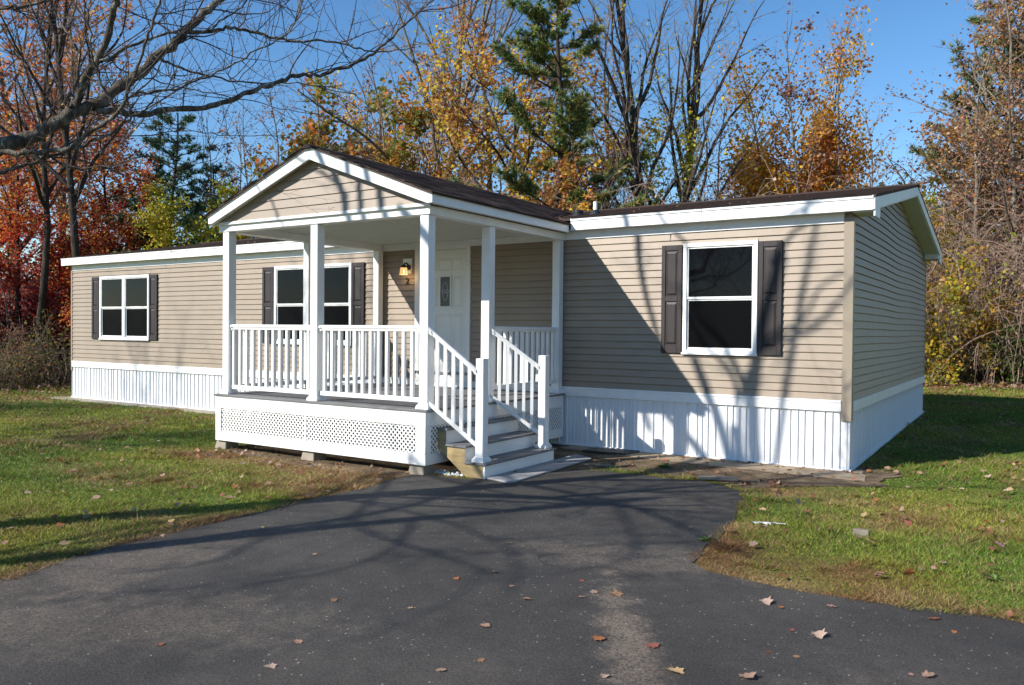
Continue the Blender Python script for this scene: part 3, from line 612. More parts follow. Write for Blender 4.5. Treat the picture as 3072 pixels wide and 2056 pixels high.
# gable
gab = MB().prism([(RX-1.92, bf-.0, 3.235), (RX+1.92, bf, 3.235), (RX, bf, 3.235+1.92*PSL)], (0, .03, 0)).build('gable', M['siding_gable'], porch)
for i in range(7):
    z0 = 3.237+i*.117; half = (PZ-.12-z0)/PSL+.03
    if half < .1: continue
    hw2 = max(.03, (PZ-.12-z0-.115)/PSL+.03); mb = MB(); y0 = bf
    mb.v = [(RX-half, y0-.004, z0-.002), (RX+half, y0-.004, z0-.002), (RX+half, y0-.022, z0), (RX-half, y0-.022, z0), (RX+hw2, y0-.006, z0+.125), (RX-hw2, y0-.006, z0+.125)]
    mb.f = [(0, 1, 2, 3), (3, 2, 4, 5), (0, 3, 5), (1, 4, 2), (0, 5, 4, 1)]; mb.build('siding_board', M['siding_gable'], gab)
def prake(s):
    x1 = RX+s*2.03; t_ = .155
    MB().prism([(RX, RAY, PZ-.008), (x1, RAY, EZ-.008), (x1, RAY, EZ-.125), (x1-s*.08, RAY, EZ-.125), (RX, RAY, PZ-.008-t_-.018)], (0, .02, 0)).build('rake_board', M['white'], porch, .003)
    MB().prism([(RX, RAY-.012, PZ-.004), (x1+s*.01, RAY-.012, EZ-.008), (x1+s*.01, RAY-.012, EZ-.038), (RX, RAY-.012, PZ-.034)], (0, .0118, 0)).build('rake_board', M['white'], porch, .002)
    MB().prism([(RX, RAY+.021, PZ-.125), (RX+s*1.98, RAY+.021, EZ-.115), (RX+s*1.98, RAY+.021, EZ-.10), (RX, RAY+.021, PZ-.11)], (0, .13, 0)).build('rake_soffit', M['soffit'], porch)
    MB().box(min(x1-s*.001, x1-s*.02), max(x1-s*.001, x1-s*.02), RAY+.021, -.18, EZ-.13, EZ-.012).build('fascia', M['white'], porch, .003)
    MB().box(min(x1-s*.021, RX+s*1.89), max(x1-s*.021, RX+s*1.89), RAY+.151, -.03, 3.222, 3.232).build('soffit', M['soffit'], porch)
prake(1); prake(-1)
def yv(z): return (z-3.43)/SL-OV
for s in (1, -1):
    xe = RX+s*2.05; ze = PZ-2.05*PSL; xv = RX+s*(PZ-3.43)/PSL
    top = [(RX, RAY-.03, PZ), (xe, RAY-.03, ze), (xe, -.16, ze), (xv, -.14, 3.432), (RX, yv(PZ)+.05, PZ)]
    pr = MB().prism(top, (0, 0, -.022)).build('porch_roof', M['shingle'], porch)
    A = math.atan(PSL); L = 2.05/math.cos(A); n = 15; ex = L/n; mb = MB(); cnt = 0
    shm = MB().prism([(0, 0, .0), (ex*1.12, 0, 0), (ex*1.12, 0, .003), (0, 0, .011)], (0, .326, 0)).mesh('shingle', M['shingle'])
    for i in range(n):
        d = i*ex-.012; x = xe-s*d*math.cos(A); z = ze+d*math.sin(A); yend = yv(z) if z > 3.43 else -.17
        yy = RAY-.045+((i % 3)*.11-.11)
        while yy < yend-.1:
            y0 = max(yy, RAY-.045)
            if s > 0 and cnt < 290:
                o = link('shingle', shm, pr); o.location = (x, y0 if s < 0 else y0, z+.0015); o.rotation_euler = (0, A, math.pi*0) ; o.scale = (-1 if s > 0 else 1, min(1, (yy+.33-y0)/.33), 1)
                o.rotation_euler = (0, A*(1 if s > 0 else -1), 0); o.location.z += random.random()*.002; cnt += 1
            elif s < 0:
                x1_, z1_ = x+ex*1.12*math.cos(A), z+ex*1.12*math.sin(A)
                mb.prism([(x, y0, z+.001), (x1_, y0, z1_+.001), (x1_, y0, z1_+.003), (x, y0, z+.011)], (0, yy+.32-y0, 0))
            yy += .332
    if s < 0: tag(mb.build('shingles', M['shingle'], pr), kind='stuff')
MB().prism([(RX-.13, RAY-.045, PZ-.13*PSL+.006), (RX+.13, RAY-.045, PZ-.13*PSL+.006), (RX+.13, RAY-.045, PZ-.13*PSL+.014), (RX, RAY-.045, PZ+.016), (RX-.13, RAY-.045, PZ-.13*PSL+.014)], (0, yv(PZ)+3.45, 0)).build('ridge_cap', M['shingle'], porch)
# drip edge strips (thin brown shingle edge seen above the white rake)
# concrete piers
PL = ['leftmost concrete pier under the front of the porch', 'middle concrete pier under the front of the porch', 'concrete pier under the porch corner beside the steps']
for i, x in enumerate((-7.86, -6.09, -4.25)):
    s = MB(); h1, h2 = .10, .135; n = 0; y0 = -3.22
    s.v = [(x-h2, y0-h2, -.06), (x+h2, y0-h2, -.06), (x+h2, y0+h2, -.06), (x-h2, y0+h2, -.06), (x-h1, y0-h1, .127), (x+h1, y0-h1, .127), (x+h1, y0+h1, .127), (x-h1, y0+h1, .127)]
    s.f = [(0, 3, 2, 1), (4, 5, 6, 7), (0, 1, 5, 4), (1, 2, 6, 5), (2, 3, 7, 6), (3, 0, 4, 7)]
    tag(s.build('concrete_pier', M['concrete'], None, .008), PL[i], 'pier', 'concrete piers under the porch')
# pad, plank, cover, litter
padp = [(-3.37, -3.12), (-3.02, -3.20), (-2.98, -3.12), (-3.04, -1.12), (-3.39, -.9)]
tag(MB().prism([(x, y, .013) for x, y in padp], (0, 0, .02)).build('landing_slab', M['pad'], None, .004), 'thin grey slab lying at the foot of the porch steps', 'slab')
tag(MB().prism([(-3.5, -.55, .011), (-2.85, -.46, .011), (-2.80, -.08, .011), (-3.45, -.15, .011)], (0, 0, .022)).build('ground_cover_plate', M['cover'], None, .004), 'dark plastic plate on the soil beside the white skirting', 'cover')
tag(MB().bar((-1.34, -1.68, .035), (-.94, -1.50, .035), .085, .035).build('wood_plank', M['oldwood'], None, .004), 'weathered wood plank lying at the driveway edge among leaves', 'plank')
tag(MB().bar((-2.9, -1.62, .03), (-2.6, -1.44, .03), .03, .02).bar((-2.75, -1.56, .03), (-2.52, -1.50, .03), .02, .015).build('stick', M['oldwood'], None, .003), 'pale broken stick on the soil near the slab', 'stick')
mb = MB()
for i in range(9):
    x = -.15+i*.03+random.uniform(-.01, .01); y = -3.62+i*.013; mb.quad((x, y, .04+random.random()*.02), (x+.035, y+.01, .03+random.random()*.02), (x+.03, y+.035, .045), (x-.005, y+.03, .035+random.random()*.02))
tag(mb.build('paper_scrap', M['paper']), 'crumpled white paper scrap on the grass right of driveway', 'litter')
tag(MB().box(.66, .79, -3.42, -3.36, .0, .06).build('wood_block', M['oldwood'], None, .006), 'small pale wood block lying on the right lawn', 'block')
# white pebbles
def rocks(name, n, cx_, cy_, rx, ry, s0, s1, mat):
    V = []; F = []; base = np.array([(1, 0, 0), (-1, 0, 0), (0, 1, 0), (0, -1, 0), (0, 0, 1), (0, 0, -1)], float); fs = [(0, 2, 4), (2, 1, 4), (1, 3, 4), (3, 0, 4), (2, 0, 5), (1, 2, 5), (3, 1, 5), (0, 3, 5)]
    for i in range(n):
        a = random.random()*6.28; r_ = math.sqrt(random.random()); s = random.uniform(s0, s1)
        c = np.array([cx_+rx*r_*math.cos(a), cy_+ry*r_*math.sin(a), .012+s*.3]); V += list(base*s*np.array([1, random.uniform(.6, 1), random.uniform(.4, .8)])+rng.normal(0, s*.12, (6, 3))+c); F += [tuple(len(F)//8*6+k for k in f_) for f_ in fs]
    return link(name, np_mesh(name, np.array(V), np.array(F), mat))
tag(rocks('white_pebbles', 170, -3.95, -3.08, .32, .12, .012, .028, simple('white_stone', (.7, .69, .66), .8)), 'patch of small white pebbles beside the step stringer', 'gravel', kind='stuff')
# ------------------------------------------------------------------ vegetation
class TG:
    """tubes and leaves of one tree, gathered by group"""
    def __init__(s): s.g = {}; s.anch = []; s.aw = []
    def tube(s, grp, pts, rad, k):
        pts = np.asarray(pts, float); rad = np.asarray(rad, float); n = len(pts)
        t = np.gradient(pts, axis=0); t /= np.linalg.norm(t, axis=1)[:, None]+1e-9
        ref = np.array([.31, .95, .05]) if abs(t[0][2]) > .7 else np.array([.1, .05, .99])
        a = np.cross(t, ref); a /= np.linalg.norm(a, axis=1)[:, None]+1e-9; b_ = np.cross(t, a)
        th = np.arange(k)*2*math.pi/k
        V = pts[:, None, :]+rad[:, None, None]*(np.cos(th)[None, :, None]*a[:, None, :]+np.sin(th)[None, :, None]*b_[:, None, :])
        i = np.arange(n-1)[:, None]*k; j = np.arange(k)[None, :]; j2 = (j+1) % k
        F = np.stack([i+j, i+j2, i+k+j2, i+k+j], -1).reshape(-1, 4)
        q = s.g.setdefault(grp, [[], [], 0]); q[0].append(V.reshape(-1, 3)); q[1].append(F+q[2]); q[2] += n*k
    def objs(s, root, mats, names):
        for grp, (v, f, n) in s.g.items():
            link(names.get(grp, grp), np_mesh(names.get(grp, grp), np.vstack(v), np.vstack(f), mats[grp], smooth=True), root)
def unit(v): return v/(np.linalg.norm(v)+1e-9)
def grow(T, p, d, L, r, lvl, P, R_):
    n = max(2, int(round(L/P['seg'][lvl]))); pts = [p]; dd = unit(d); st = L/n; w_ = P['wig'][lvl]; up = P['up'][lvl]
    for i in range(n):
        dd = unit(dd+R_.normal(0, w_, 3)+np.array([0, 0, up])*st); p = p+dd*st; pts.append(p)
    pts = np.array(pts); tt = np.linspace(0, 1, n+1); rad = r*(1-tt*P['tap'][lvl])
    if lvl == 0: rad[0] *= 1.35
    T.tube('trunk' if lvl <= P.get('tl', 1) else 'crown', pts, rad, (7, 5, 4, 3, 3)[lvl])
    if lvl >= P.get('ll', 2): 
        T.anch.append(pts[1:]); 
    if lvl < P['maxl']:
        nc = max(1, int(P['n'][lvl]*(1 if lvl == 0 else L/P['ref'][lvl])+R_.random())); az = R_.random()*6.28
        for c in range(nc):
            f = P['start'][lvl]+(1-P['start'][lvl])*(c+R_.random()*.8)/nc; f = min(f, .98); x = f*n; i = int(x); fr_ = x-i
            q = pts[i]*(1-fr_)+pts[min(i+1, n)]*fr_; t = unit(pts[min(i+1, n)]-pts[i]); az += 2.4+R_.normal(0, .4)
            a = unit(np.cross(t, np.array([.2, .9, .3]))); b_ = np.cross(t, a); an = P['ang'][lvl]*(1+R_.normal(0, .18))
            cd_ = t*math.cos(an)+(a*math.cos(az)+b_*math.sin(az))*math.sin(an)
            cl = L*P['rat'][lvl]*(P['sh'](f) if lvl == 0 else (1.05-.6*f))*R_.uniform(.75, 1.2)
            cr = min(r*(1-f*P['tap'][lvl])*.8, max(P['rmin'], cl*P['thin'][lvl]))
            grow(T, q, cd_, cl, cr, lvl+1, P, R_)
def leaves(T, n, size, pal, R_, fl=.03, zr=(0, 1), clump=1.2, spread=.12, dens=None, droop=.3, mat='leaf', name='foliage', root=None, hue=.12):
    A = np.vstack(T.anch); zmin, zmax = A[:, 2].min(), A[:, 2].max()
    f = (A[:, 2]-zmin)/(zmax-zmin+1e-6); wgt = dens(f) if dens else np.ones(len(A))
    cn = vn(A[:, 0]+A[:, 2]*.7, A[:, 1]-A[:, 2]*.6, clump, 5); wgt = wgt*np.clip((cn-.32)*3, fl, 1.3); wgt /= wgt.sum()
    idx = R_.choice(len(A), n, p=wgt); C = A[idx]+R_.normal(0, spread, (n, 3)); C[:, 2] -= abs(R_.normal(0, spread*.4, n))
    ax = R_.normal(0, 1, (n, 3)); ax[:, 2] = ax[:, 2]*.5-droop; ax /= np.linalg.norm(ax, axis=1)[:, None]
    sd_ = np.cross(ax, R_.normal(0, 1, (n, 3))); sd_ /= np.linalg.norm(sd_, axis=1)[:, None]; nr = np.cross(ax, sd_)
    s = (size*R_.uniform(.6, 1.25, n))[:, None]
    V = np.stack([C, C+ax*s*.55+sd_*s*.42+nr*s*.12, C+ax*s, C+ax*s*.55-sd_*s*.42+nr*s*.12], 1).reshape(-1, 3)
    i = np.arange(n)*4; F = np.stack([i, i+1, i+2, i, i+2, i+3], 1).reshape(-1, 3)
    pal = np.array(pal, float); m = len(pal); q = vn(C[:, 0]+C[:, 2]*.5, C[:, 1]+C[:, 2]*.8, clump*.7, 9)
    k = np.clip(((q-.2)/.6*m+R_.normal(0, m*.22, n)), 0, m-1e-3).astype(int); c = pal[k]*(1+R_.normal(0, hue, (n, 1)))*(1+R_.normal(0, .06, (n, 3)))
    return link(name, np_mesh(name, V, F, M[mat], np.repeat(np.clip(c, .004, .9), 4, 0)), root)
def needles(T, pts, dirs, per, ln, wd, pal, R_, root, name='foliage'):
    m = len(pts); P_ = np.repeat(pts, per, 0); D = np.repeat(dirs, per, 0); n = m*per
    d = D*.7+R_.normal(0, .55, (n, 3)); d[:, 2] += .15; d /= np.linalg.norm(d, axis=1)[:, None]
    s = np.cross(d, R_.normal(0, 1, (n, 3))); s /= np.linalg.norm(s, axis=1)[:, None]; L = (ln*R_.uniform(.7, 1.3, n))[:, None]
    V = np.stack([P_+s*wd, P_-s*wd, P_+d*L], 1).reshape(-1, 3); F = np.arange(3*n).reshape(-1, 3)
    pal = np.array(pal); k = R_.integers(0, len(pal), m); c = np.repeat(pal[k], per, 0)*(1+R_.normal(0, .15, (n, 1)))
    return link(name, np_mesh(name, V, F, M['needle'], np.repeat(np.clip(c, .004, .9), 3, 0)), root)
def cone(f): return 1.15-.8*f
def vase(f): return 1.25-.75*f
def deciduous(seed, H, r, P, lv=None, tw='twig', bk='bark'):
    R_ = np.random.default_rng(seed); T = TG(); root = empty('tree')
    grow(T, np.array([0., 0, -.3]), np.array([R_.normal(0, .03), R_.normal(0, .03), 1.]), H, r, 0, P, R_)
    T.objs(root, dict(trunk=M[bk], crown=M[tw]), dict(trunk='trunk', crown='crown'))
    if lv: leaves(T, R_=R_, root=root, **lv)
    return root
def PRM(**k):
    d = dict(seg=(.7, .5, .4, .3, .25), wig=(.035, .10, .13, .16, .2), up=(.02, .10, .06, .03, 0), tap=(.85, .85, .8, .7, .6), n=(20, 7, 6, 4), ref=(1, 3.5, 1.6, .8), start=(.25, .15, .12, .1),
             ang=(.75, .7, .7, .7), rat=(.34, .42, .45, .5), sh=cone, thin=(.016, .011, .009, .007), rmin=.0065, maxl=4); d.update(k); return d
YEL = [(.60, .26, .06), (.68, .42, .05), (.78, .56, .07), (.56, .44, .06), (.46, .20, .06)]
ORA = [(.50, .20, .06), (.72, .32, .03), (.85, .44, .035), (.86, .55, .045), (.60, .34, .07)]
RED = [(.46, .045, .025), (.58, .12, .02), (.66, .24, .035), (.24, .025, .02), (.60, .36, .09), (.34, .04, .03)]
BUR = [(.14, .02, .025), (.28, .035, .035), (.38, .09, .09), (.34, .17, .17), (.45, .08, .03)]
YG = [(.38, .38, .04), (.56, .50, .05), (.28, .33, .04), (.64, .52, .06)]
DRY = [(.40, .22, .13), (.52, .34, .23), (.28, .14, .08), (.48, .21, .08), (.56, .42, .3)]
PUR = [(.30, .14, .11), (.42, .24, .19), (.20, .09, .09), (.48, .27, .12)]
GOR = [(.10, .12, .025), (.30, .20, .03), (.42, .20, .03), (.36, .12, .03), (.16, .16, .03)]
PRO = {}
PRO['bare_a'] = (14, lambda: deciduous(11, 14, .17, PRM(n=(17, 8, 6, 4), ang=(.55, .6, .65, .7), rat=(.5, .4, .42, .5), sh=vase, up=(.02, .12, .06, .02, 0), start=(.18, .2, .1, .1)), dict(n=350, size=.10, pal=PUR)))
PRO['bare_b'] = (14, lambda: deciduous(23, 14, .15, PRM(n=(15, 8, 6, 4), ang=(.42, .6, .65, .7), rat=(.6, .36, .42, .5), sh=vase, up=(.02, .06, .05, .02, 0), start=(.3, .2, .1, .1), wig=(.05, .09, .13, .16, .2)), dict(n=200, size=.10, pal=YG)))
PRO['bare_c'] = (12, lambda: deciduous(37, 12, .11, PRM(n=(22, 6, 6, 4), ang=(.9, .7, .7, .7), rat=(.28, .45, .5, .5), wig=(.05, .13, .16, .2, .2)), dict(n=900, size=.10, pal=PUR), tw='twig_red'))
def ivy(root, H, n, seed):
    R_ = np.random.default_rng(seed); T = TG(); zz = R_.uniform(.5, H*.62, 500); a = R_.uniform(0, 6.28, 500); T.anch.append(np.stack([.22*np.cos(a), .22*np.sin(a), zz], 1)); leaves(T, n, .11, YG, R_, root=root, spread=.16, clump=1.5, name='ivy'); return root
PRO['tall'] = (14, lambda: deciduous(29, 14, .15, PRM(n=(16, 8, 6, 4), ang=(.45, .6, .65, .7), rat=(.42, .4, .42, .5), sh=vase, up=(.02, .10, .05, .02, 0), start=(.38, .2, .1, .1), wig=(.04, .1, .14, .16, .2)), dict(n=300, size=.10, pal=PUR), bk='bark_dark'))
PRO['ivied'] = (14, lambda: ivy(deciduous(31, 14, .17, PRM(n=(24, 8, 6, 4), ang=(.5, .6, .65, .7), rat=(.40, .4, .42, .5), sh=lambda f: 1.15-.7*f, up=(.02, .12, .05, .02, 0), start=(.22, .2, .1, .1), wig=(.03, .1, .14, .16, .2)), dict(n=500, size=.10, pal=YG), bk='bark_dark'), 14, 1300, 4))
PRO['sapling'] = (10, lambda: deciduous(41, 10, .05, PRM(n=(24, 6, 5), maxl=3, ang=(.55, .55, .6), rat=(.26, .4, .5), start=(.15, .15, .1), rmin=.005, ll=1), dict(n=1000, size=.085, pal=PUR, spread=.06, clump=.5), tw='twig_red'))
PRO['yellow'] = (10, lambda: deciduous(53, 10, .13, PRM(n=(16, 8, 6, 3), ang=(.8, .7, .7, .7), rat=(.42, .42, .42, .5), sh=lambda f: .55+1.0*math.sin(min(1, f*1.1)*3.0)*.8), dict(n=16000, size=.125, pal=YEL, clump=1.0, dens=lambda f: np.clip(1.5-f*1.4, .05, 1)), bk='bark_dark'))
PRO['orange'] = (11.5, lambda: deciduous(67, 11.5, .09, PRM(n=(24, 8, 6, 3), ang=(.6, .6, .7, .7), rat=(.32, .42, .45, .5), start=(.08, .15, .1, .1)), dict(n=26000, size=.12, pal=ORA, clump=1.2, fl=.3, spread=.25, dens=lambda f: np.clip(1.9-f*2.0, .10, 1))))
PRO['patchy'] = (9, lambda: deciduous(71, 9, .08, PRM(n=(13, 7, 6), maxl=3, ang=(.7, .6, .7), rat=(.38, .42, .5), start=(.3, .15, .1), ll=3), dict(n=4500, size=.15, pal=[tuple(1.4*q for q in c_) for c_ in GOR], clump=1.3, spread=.16)))
PRO['red'] = (12, lambda: deciduous(83, 12, .15, PRM(n=(20, 8, 6, 3), ang=(.9, .7, .7, .7), rat=(.36, .42, .45, .5), start=(.12, .15, .1, .1)), dict(n=14500, size=.125, pal=RED, clump=.8, fl=.08, spread=.18, dens=lambda f: np.clip(1.6-f*1.2, .2, 1)), bk='bark_dark'))
PRO['rust'] = (12, lambda: deciduous(89, 12, .16, PRM(n=(18, 8, 6, 3), ang=(.7, .7, .7, .7), rat=(.4, .42, .45, .5), start=(.2, .15, .1, .1)), dict(n=9000, size=.11, pal=[(.62, .26, .07), (.54, .19, .05), (.66, .38, .10), (.45, .16, .08)], clump=.7, spread=.15)))
PRO['burgundy'] = (5, lambda: deciduous(97, 5, .06, PRM(n=(16, 8, 5), maxl=3, ang=(1.0, .8, .7), rat=(.48, .45, .5), start=(.06, .1, .1), ll=2, seg=(.4, .35, .3, .25)), dict(n=9500, size=.115, pal=BUR, clump=.9, spread=.18)))
PRO['limetree'] = (6.2, lambda: deciduous(103, 6.2, .06, PRM(n=(18, 8, 5), maxl=3, ang=(.75, .7, .7), rat=(.38, .45, .5), start=(.12, .1, .1), ll=2, seg=(.4, .35, .3, .25)), dict(n=8500, size=.10, pal=YG, clump=.9, spread=.16)))
PRO['drytree'] = (13, lambda: deciduous(109, 13, .17, PRM(n=(22, 9, 6, 4), ang=(.95, .8, .8, .8), rat=(.36, .42, .48, .5), start=(.15, .12, .1, .1), wig=(.05, .15, .2, .25, .25)), dict(n=8500, size=.11, pal=DRY+[(.44, .25, .05), (.4, .2, .08)], clump=.5, spread=.2), tw='twig_red'))
def pine(seed, H, open_, pal, nb, tuft, width):
    R_ = np.random.default_rng(seed); T = TG(); root = empty('tree'); n = int(H/.6)
    ax = np.array([[.12*math.sin(i*.5), .1*math.cos(i*.37), -.3+(H+.3)*i/n] for i in range(n+1)]); T.tube('trunk', ax, .17*H/14*(1-.85*np.linspace(0, 1, n+1))+.012, 7)
    tp = []; td = []; z = H*.30 if open_ else H*.06
    while z < H-.3:
        f = z/H; az0 = R_.random()*6.28; k = R_.integers(3, 6)
        for j in range(k):
            if open_ and R_.random() < .38: continue
            az = az0+j*6.28/k+R_.normal(0, .25); L = width*((1.0-f*.62)*R_.uniform(.4, 1.3) if open_ else (1.15-f*.95)*R_.uniform(.55, 1.25))*(.55+.45*min(1, (f-.1)*4) if open_ else 1)
            d = np.array([math.cos(az), math.sin(az), .12+.25*f]); p = np.array([.12*math.sin(z/.6*.5), 0, z]); m = max(3, int(L/.35)); pts = [p]
            for i in range(m): d = unit(d+R_.normal(0, .06, 3)+np.array([0, 0, .05])); p = p+d*L/m; pts.append(p)
            pts = np.array(pts); T.tube('crown', pts, (.012+L*.011)*(1-.8*np.linspace(0, 1, m+1)), 4)
            for b_ in range(int(L*nb)):
                fb = .30+.70*R_.random()**.8; x = fb*m; i = min(int(x), m-1); q = pts[i]+(pts[i+1]-pts[i])*(x-i); side = unit(np.cross(d, [0, 0, 1]))*(1 if b_ % 2 else -1)
                bd = unit(unit(pts[i+1]-pts[i])*.7+side*R_.uniform(.4, 1)+np.array([0, 0, R_.uniform(-.05, .4)])); bl = L*.24*R_.uniform(.5, 1.2)*(1.25-fb*.6)
                T.tube('crown', np.array([q, q+bd*bl*.5+[0, 0, .02], q+bd*bl]), [.010, .007, .004], 3)
                for u_ in np.linspace(.25, 1, max(2, int(bl/.13))): tp.append(q+bd*bl*u_+R_.normal(0, .03, 3)); td.append(bd)
            tp.append(pts[-1]); td.append(d)
        z += R_.uniform(.35, .75)*(1 if open_ else .62)
    T.objs(root, dict(trunk=M['bark_dark'], crown=M['bark_dark']), dict(trunk='trunk', crown='crown'))
    needles(T, np.array(tp), np.array(td), tuft, .19, .019, pal, R_, root); return root
PG = [(.11, .20, .06), (.18, .26, .07), (.26, .30, .08), (.09, .14, .07), (.34, .27, .08)]
PRO['pine'] = (15, lambda: pine(5, 15, True, PG, 15, 20, 3.9))
PRO['conifer'] = (10.5, lambda: pine(8, 10.5, False, [(.055, .12, .075), (.08, .16, .085), (.12, .19, .09)], 9, 13, 3.2))
PRO['pine_b'] = (14, lambda: pine(15, 14, True, [(.15, .22, .07), (.22, .26, .09), (.11, .14, .06), (.3, .24, .08)], 12, 13, 3.4))
def thicket(seed, H, Wd, nst, pal, nl, size, tw='twig_red', hang=.5, lsp=.1, nm='foliage', rs=.013):
    """arching stems rising from the ground and hanging over"""
    R_ = np.random.default_rng(seed); T = TG(); root = empty('shrub')
    for i in range(nst):
        p = np.array([R_.uniform(-Wd, Wd)*.5, R_.uniform(-Wd, Wd)*.3, -.1]); d = unit(np.array([R_.normal(0, .35), R_.normal(0, .3), 1])); L = H*R_.uniform(.5, 1.35); m = 9; pts = [p]
        side = np.array([R_.normal(0, 1), R_.normal(0, 1), 0])
        for k in range(m): d = unit(d+R_.normal(0, .1, 3)+(np.array([0, 0, -1])*hang+side*.25*hang)*(k/m)**1.5); p = p+d*L/m; pts.append(p)
        pts = np.array(pts); pts[:, 2] = np.maximum(pts[:, 2], -.1); T.tube('stems', pts, rs*R_.uniform(.6, 1.8)*(1-.75*np.linspace(0, 1, m+1)), 4); T.anch.append(pts[3:])
        for c in range(5):
            j = R_.integers(2, m); q = pts[j]; e = unit(R_.normal(0, 1, 3)+np.array([0, 0, .2-hang*.6])); bl = H*R_.uniform(.1, .3); b2 = np.array([q, q+e*bl*.5, q+e*bl*.8+[0, 0, -.1*bl], q+e*bl+[0, 0, -.3*bl]])
            T.tube('twigs', b2, rs*.5*np.array([1, .8, .6, .3]), 3); T.anch.append(b2[1:])
    T.objs(root, dict(stems=M[tw], twigs=M[tw]), dict(stems='stems', twigs='twigs'))
    for ch in root.children: ch['kind'] = 'stuff'
    if nl: leaves(T, nl, size, pal, R_, root=root, spread=lsp, clump=1.2, name=nm)
    return root
PRO['brownvine'] = (5.5, lambda: thicket(201, 5.5, 5, 260, DRY, 2200, .10, hang=.75))
PRO['brush'] = (1.7, lambda: thicket(202, 1.7, 4, 240, [(.14, .14, .04), (.22, .18, .05), (.10, .10, .03), (.25, .10, .06)], 5000, .07, hang=.35, tw='twig', rs=.006))
PRO['yellowbush'] = (3.6, lambda: thicket(203, 3.6, 1.8, 60, [(.5, .36, .03), (.32, .30, .04), (.2, .22, .04), (.5, .28, .03)], 8000, .11, hang=.3, tw='twig'))
PRO['greenbush'] = (2.4, lambda: thicket(204, 2.4, 2.4, 90, [(.09, .14, .03), (.16, .22, .03), (.06, .09, .03), (.30, .12, .03)], 5500, .10, hang=.35, tw='twig'))
PRO['burgbush'] = (2.2, lambda: thicket(205, 2.2, 3, 110, BUR, 6500, .11, hang=.35, tw='twig'))
first = {}
def copy_tree(o):
    c = o.copy(); col.objects.link(c)
    for ch in list(o.children):
        d = ch.copy(); col.objects.link(d); d.parent = c
    return c
def ptz(px, depth):
    d = CF+CR*(px-1536)/FPX; p = CAM+d*depth; return p[0], p[1]
def place(kind, name, px, depth, top=None, H=None, rz=0, label='', cat='tree', group='woods behind the house', sx=1.0, lean=0, xy=None):
    H0, mk = PRO[kind]
    if kind not in first: first[kind] = mk(); o = first[kind]
    else: o = copy_tree(first[kind])
    o.name = name
    x, y = xy if xy else ptz(px, depth); H = H if H else 1.75+(990-top)/FPX*depth; s = H/H0
    for ch in o.children: pass
    o.location = (x, y, float(gz(x, y))); o.scale = (s*sx, s*sx, s); o.rotation_euler = (0, lean, rz); tag(o, label, cat, group); return o
WG = 'trees of the wood behind the house'
# --- left of the house
place('red', 'red_maple_tree', 60, 25, 330, rz=.3, label='red and orange maple at the left edge, behind the low brush', group=WG, sx=1.1)
place('red', 'red_maple_tree', 330, 29, 420, rz=2.1, label='red maple rising behind the left end of the roof', group=WG, sx=1.2)
place('red', 'orange_maple_tree', 400, 26, 520, rz=4, label='orange maple in front of the dark conifer, left of the porch gable', group=WG)
place('rust', 'rust_leaved_tree', 30, 28, -160, rz=1, label='tall tree with rusty orange leaves at the top left corner', group=WG)
place('rust', 'rust_leaved_tree', 190, 31, -60, rz=3.4, label='tall tree with thin orange leaves over the left lawn', group=WG)
place('tall', 'bare_tree', 262, 23.5, -260, rz=.6, label='thick grey leafless trunk rising behind the far left end of the house', group=WG, lean=-.02)
place('tall', 'bare_tree', 120, 24, -100, rz=2.2, label='slimmer grey leafless trunk left of the thick one among red leaves', group=WG)
place('burgundy', 'burgundy_maple_tree', 40, 24.5, 760, rz=0, label='low dark burgundy maple at the left edge above the brush', group=WG, sx=1.15)
place('burgundy', 'burgundy_maple_tree', 165, 26, 720, rz=2, label='low dark burgundy maple beside the left corner of the house', group=WG, sx=1.15)
place('burgundy', 'burgundy_maple_tree', -60, 27, 640, rz=4, label='burgundy maple cut by the left picture edge', group=WG, sx=1.2)
place('brush', 'brush_thicket', 70, 24, H=1.9, rz=0, label='brownish green brush at the left edge of the lawn', cat='shrub', group='brush along the left lawn')
place('brush', 'brush_thicket', 190, 25.5, H=1.8, rz=1.4, label='brownish green brush against the left corner of the house', cat='shrub', group='brush along the left lawn')
place('brush', 'brush_thicket', -60, 23, H=1.7, rz=2.5, label='brush running out of the picture on the left', cat='shrub', group='brush along the left lawn')
place('burgbush', 'burgundy_bush', 130, 27, H=2.7, rz=1, label='dark red bush behind the brown brush on the left', cat='shrub', group='dark red bushes on the left')
place('burgbush', 'burgundy_bush', 10, 27, H=2.9, rz=3, label='dark red bush at the left edge behind brown brush', cat='shrub', group='dark red bushes on the left')
place('conifer', 'conifer_tree', 520, 28, 350, rz=0, label='dark green conifer left of the porch gable', group=WG, sx=1.0)
place('bare_c', 'bare_tree', 1130, 29, 150, rz=2.2, label='twiggy leafless tree among the saplings left of the yellow maples', group=WG)
place('conifer', 'conifer_tree', 640, 31, 500, rz=2, label='smaller dark conifer partly behind the porch gable', group=WG)
place('limetree', 'yellow_green_tree', 560, 25, 585, rz=0, label='small yellow green tree just left of the porch gable', group=WG)
place('limetree', 'yellow_green_tree', 660, 26, 610, rz=2.5, label='small yellow green tree touching the porch gable', group=WG)
place('bare_c', 'bare_tree', 610, 30, 330, rz=1, label='thin leafless tree in front of the dark conifer', group=WG, sx=.8)
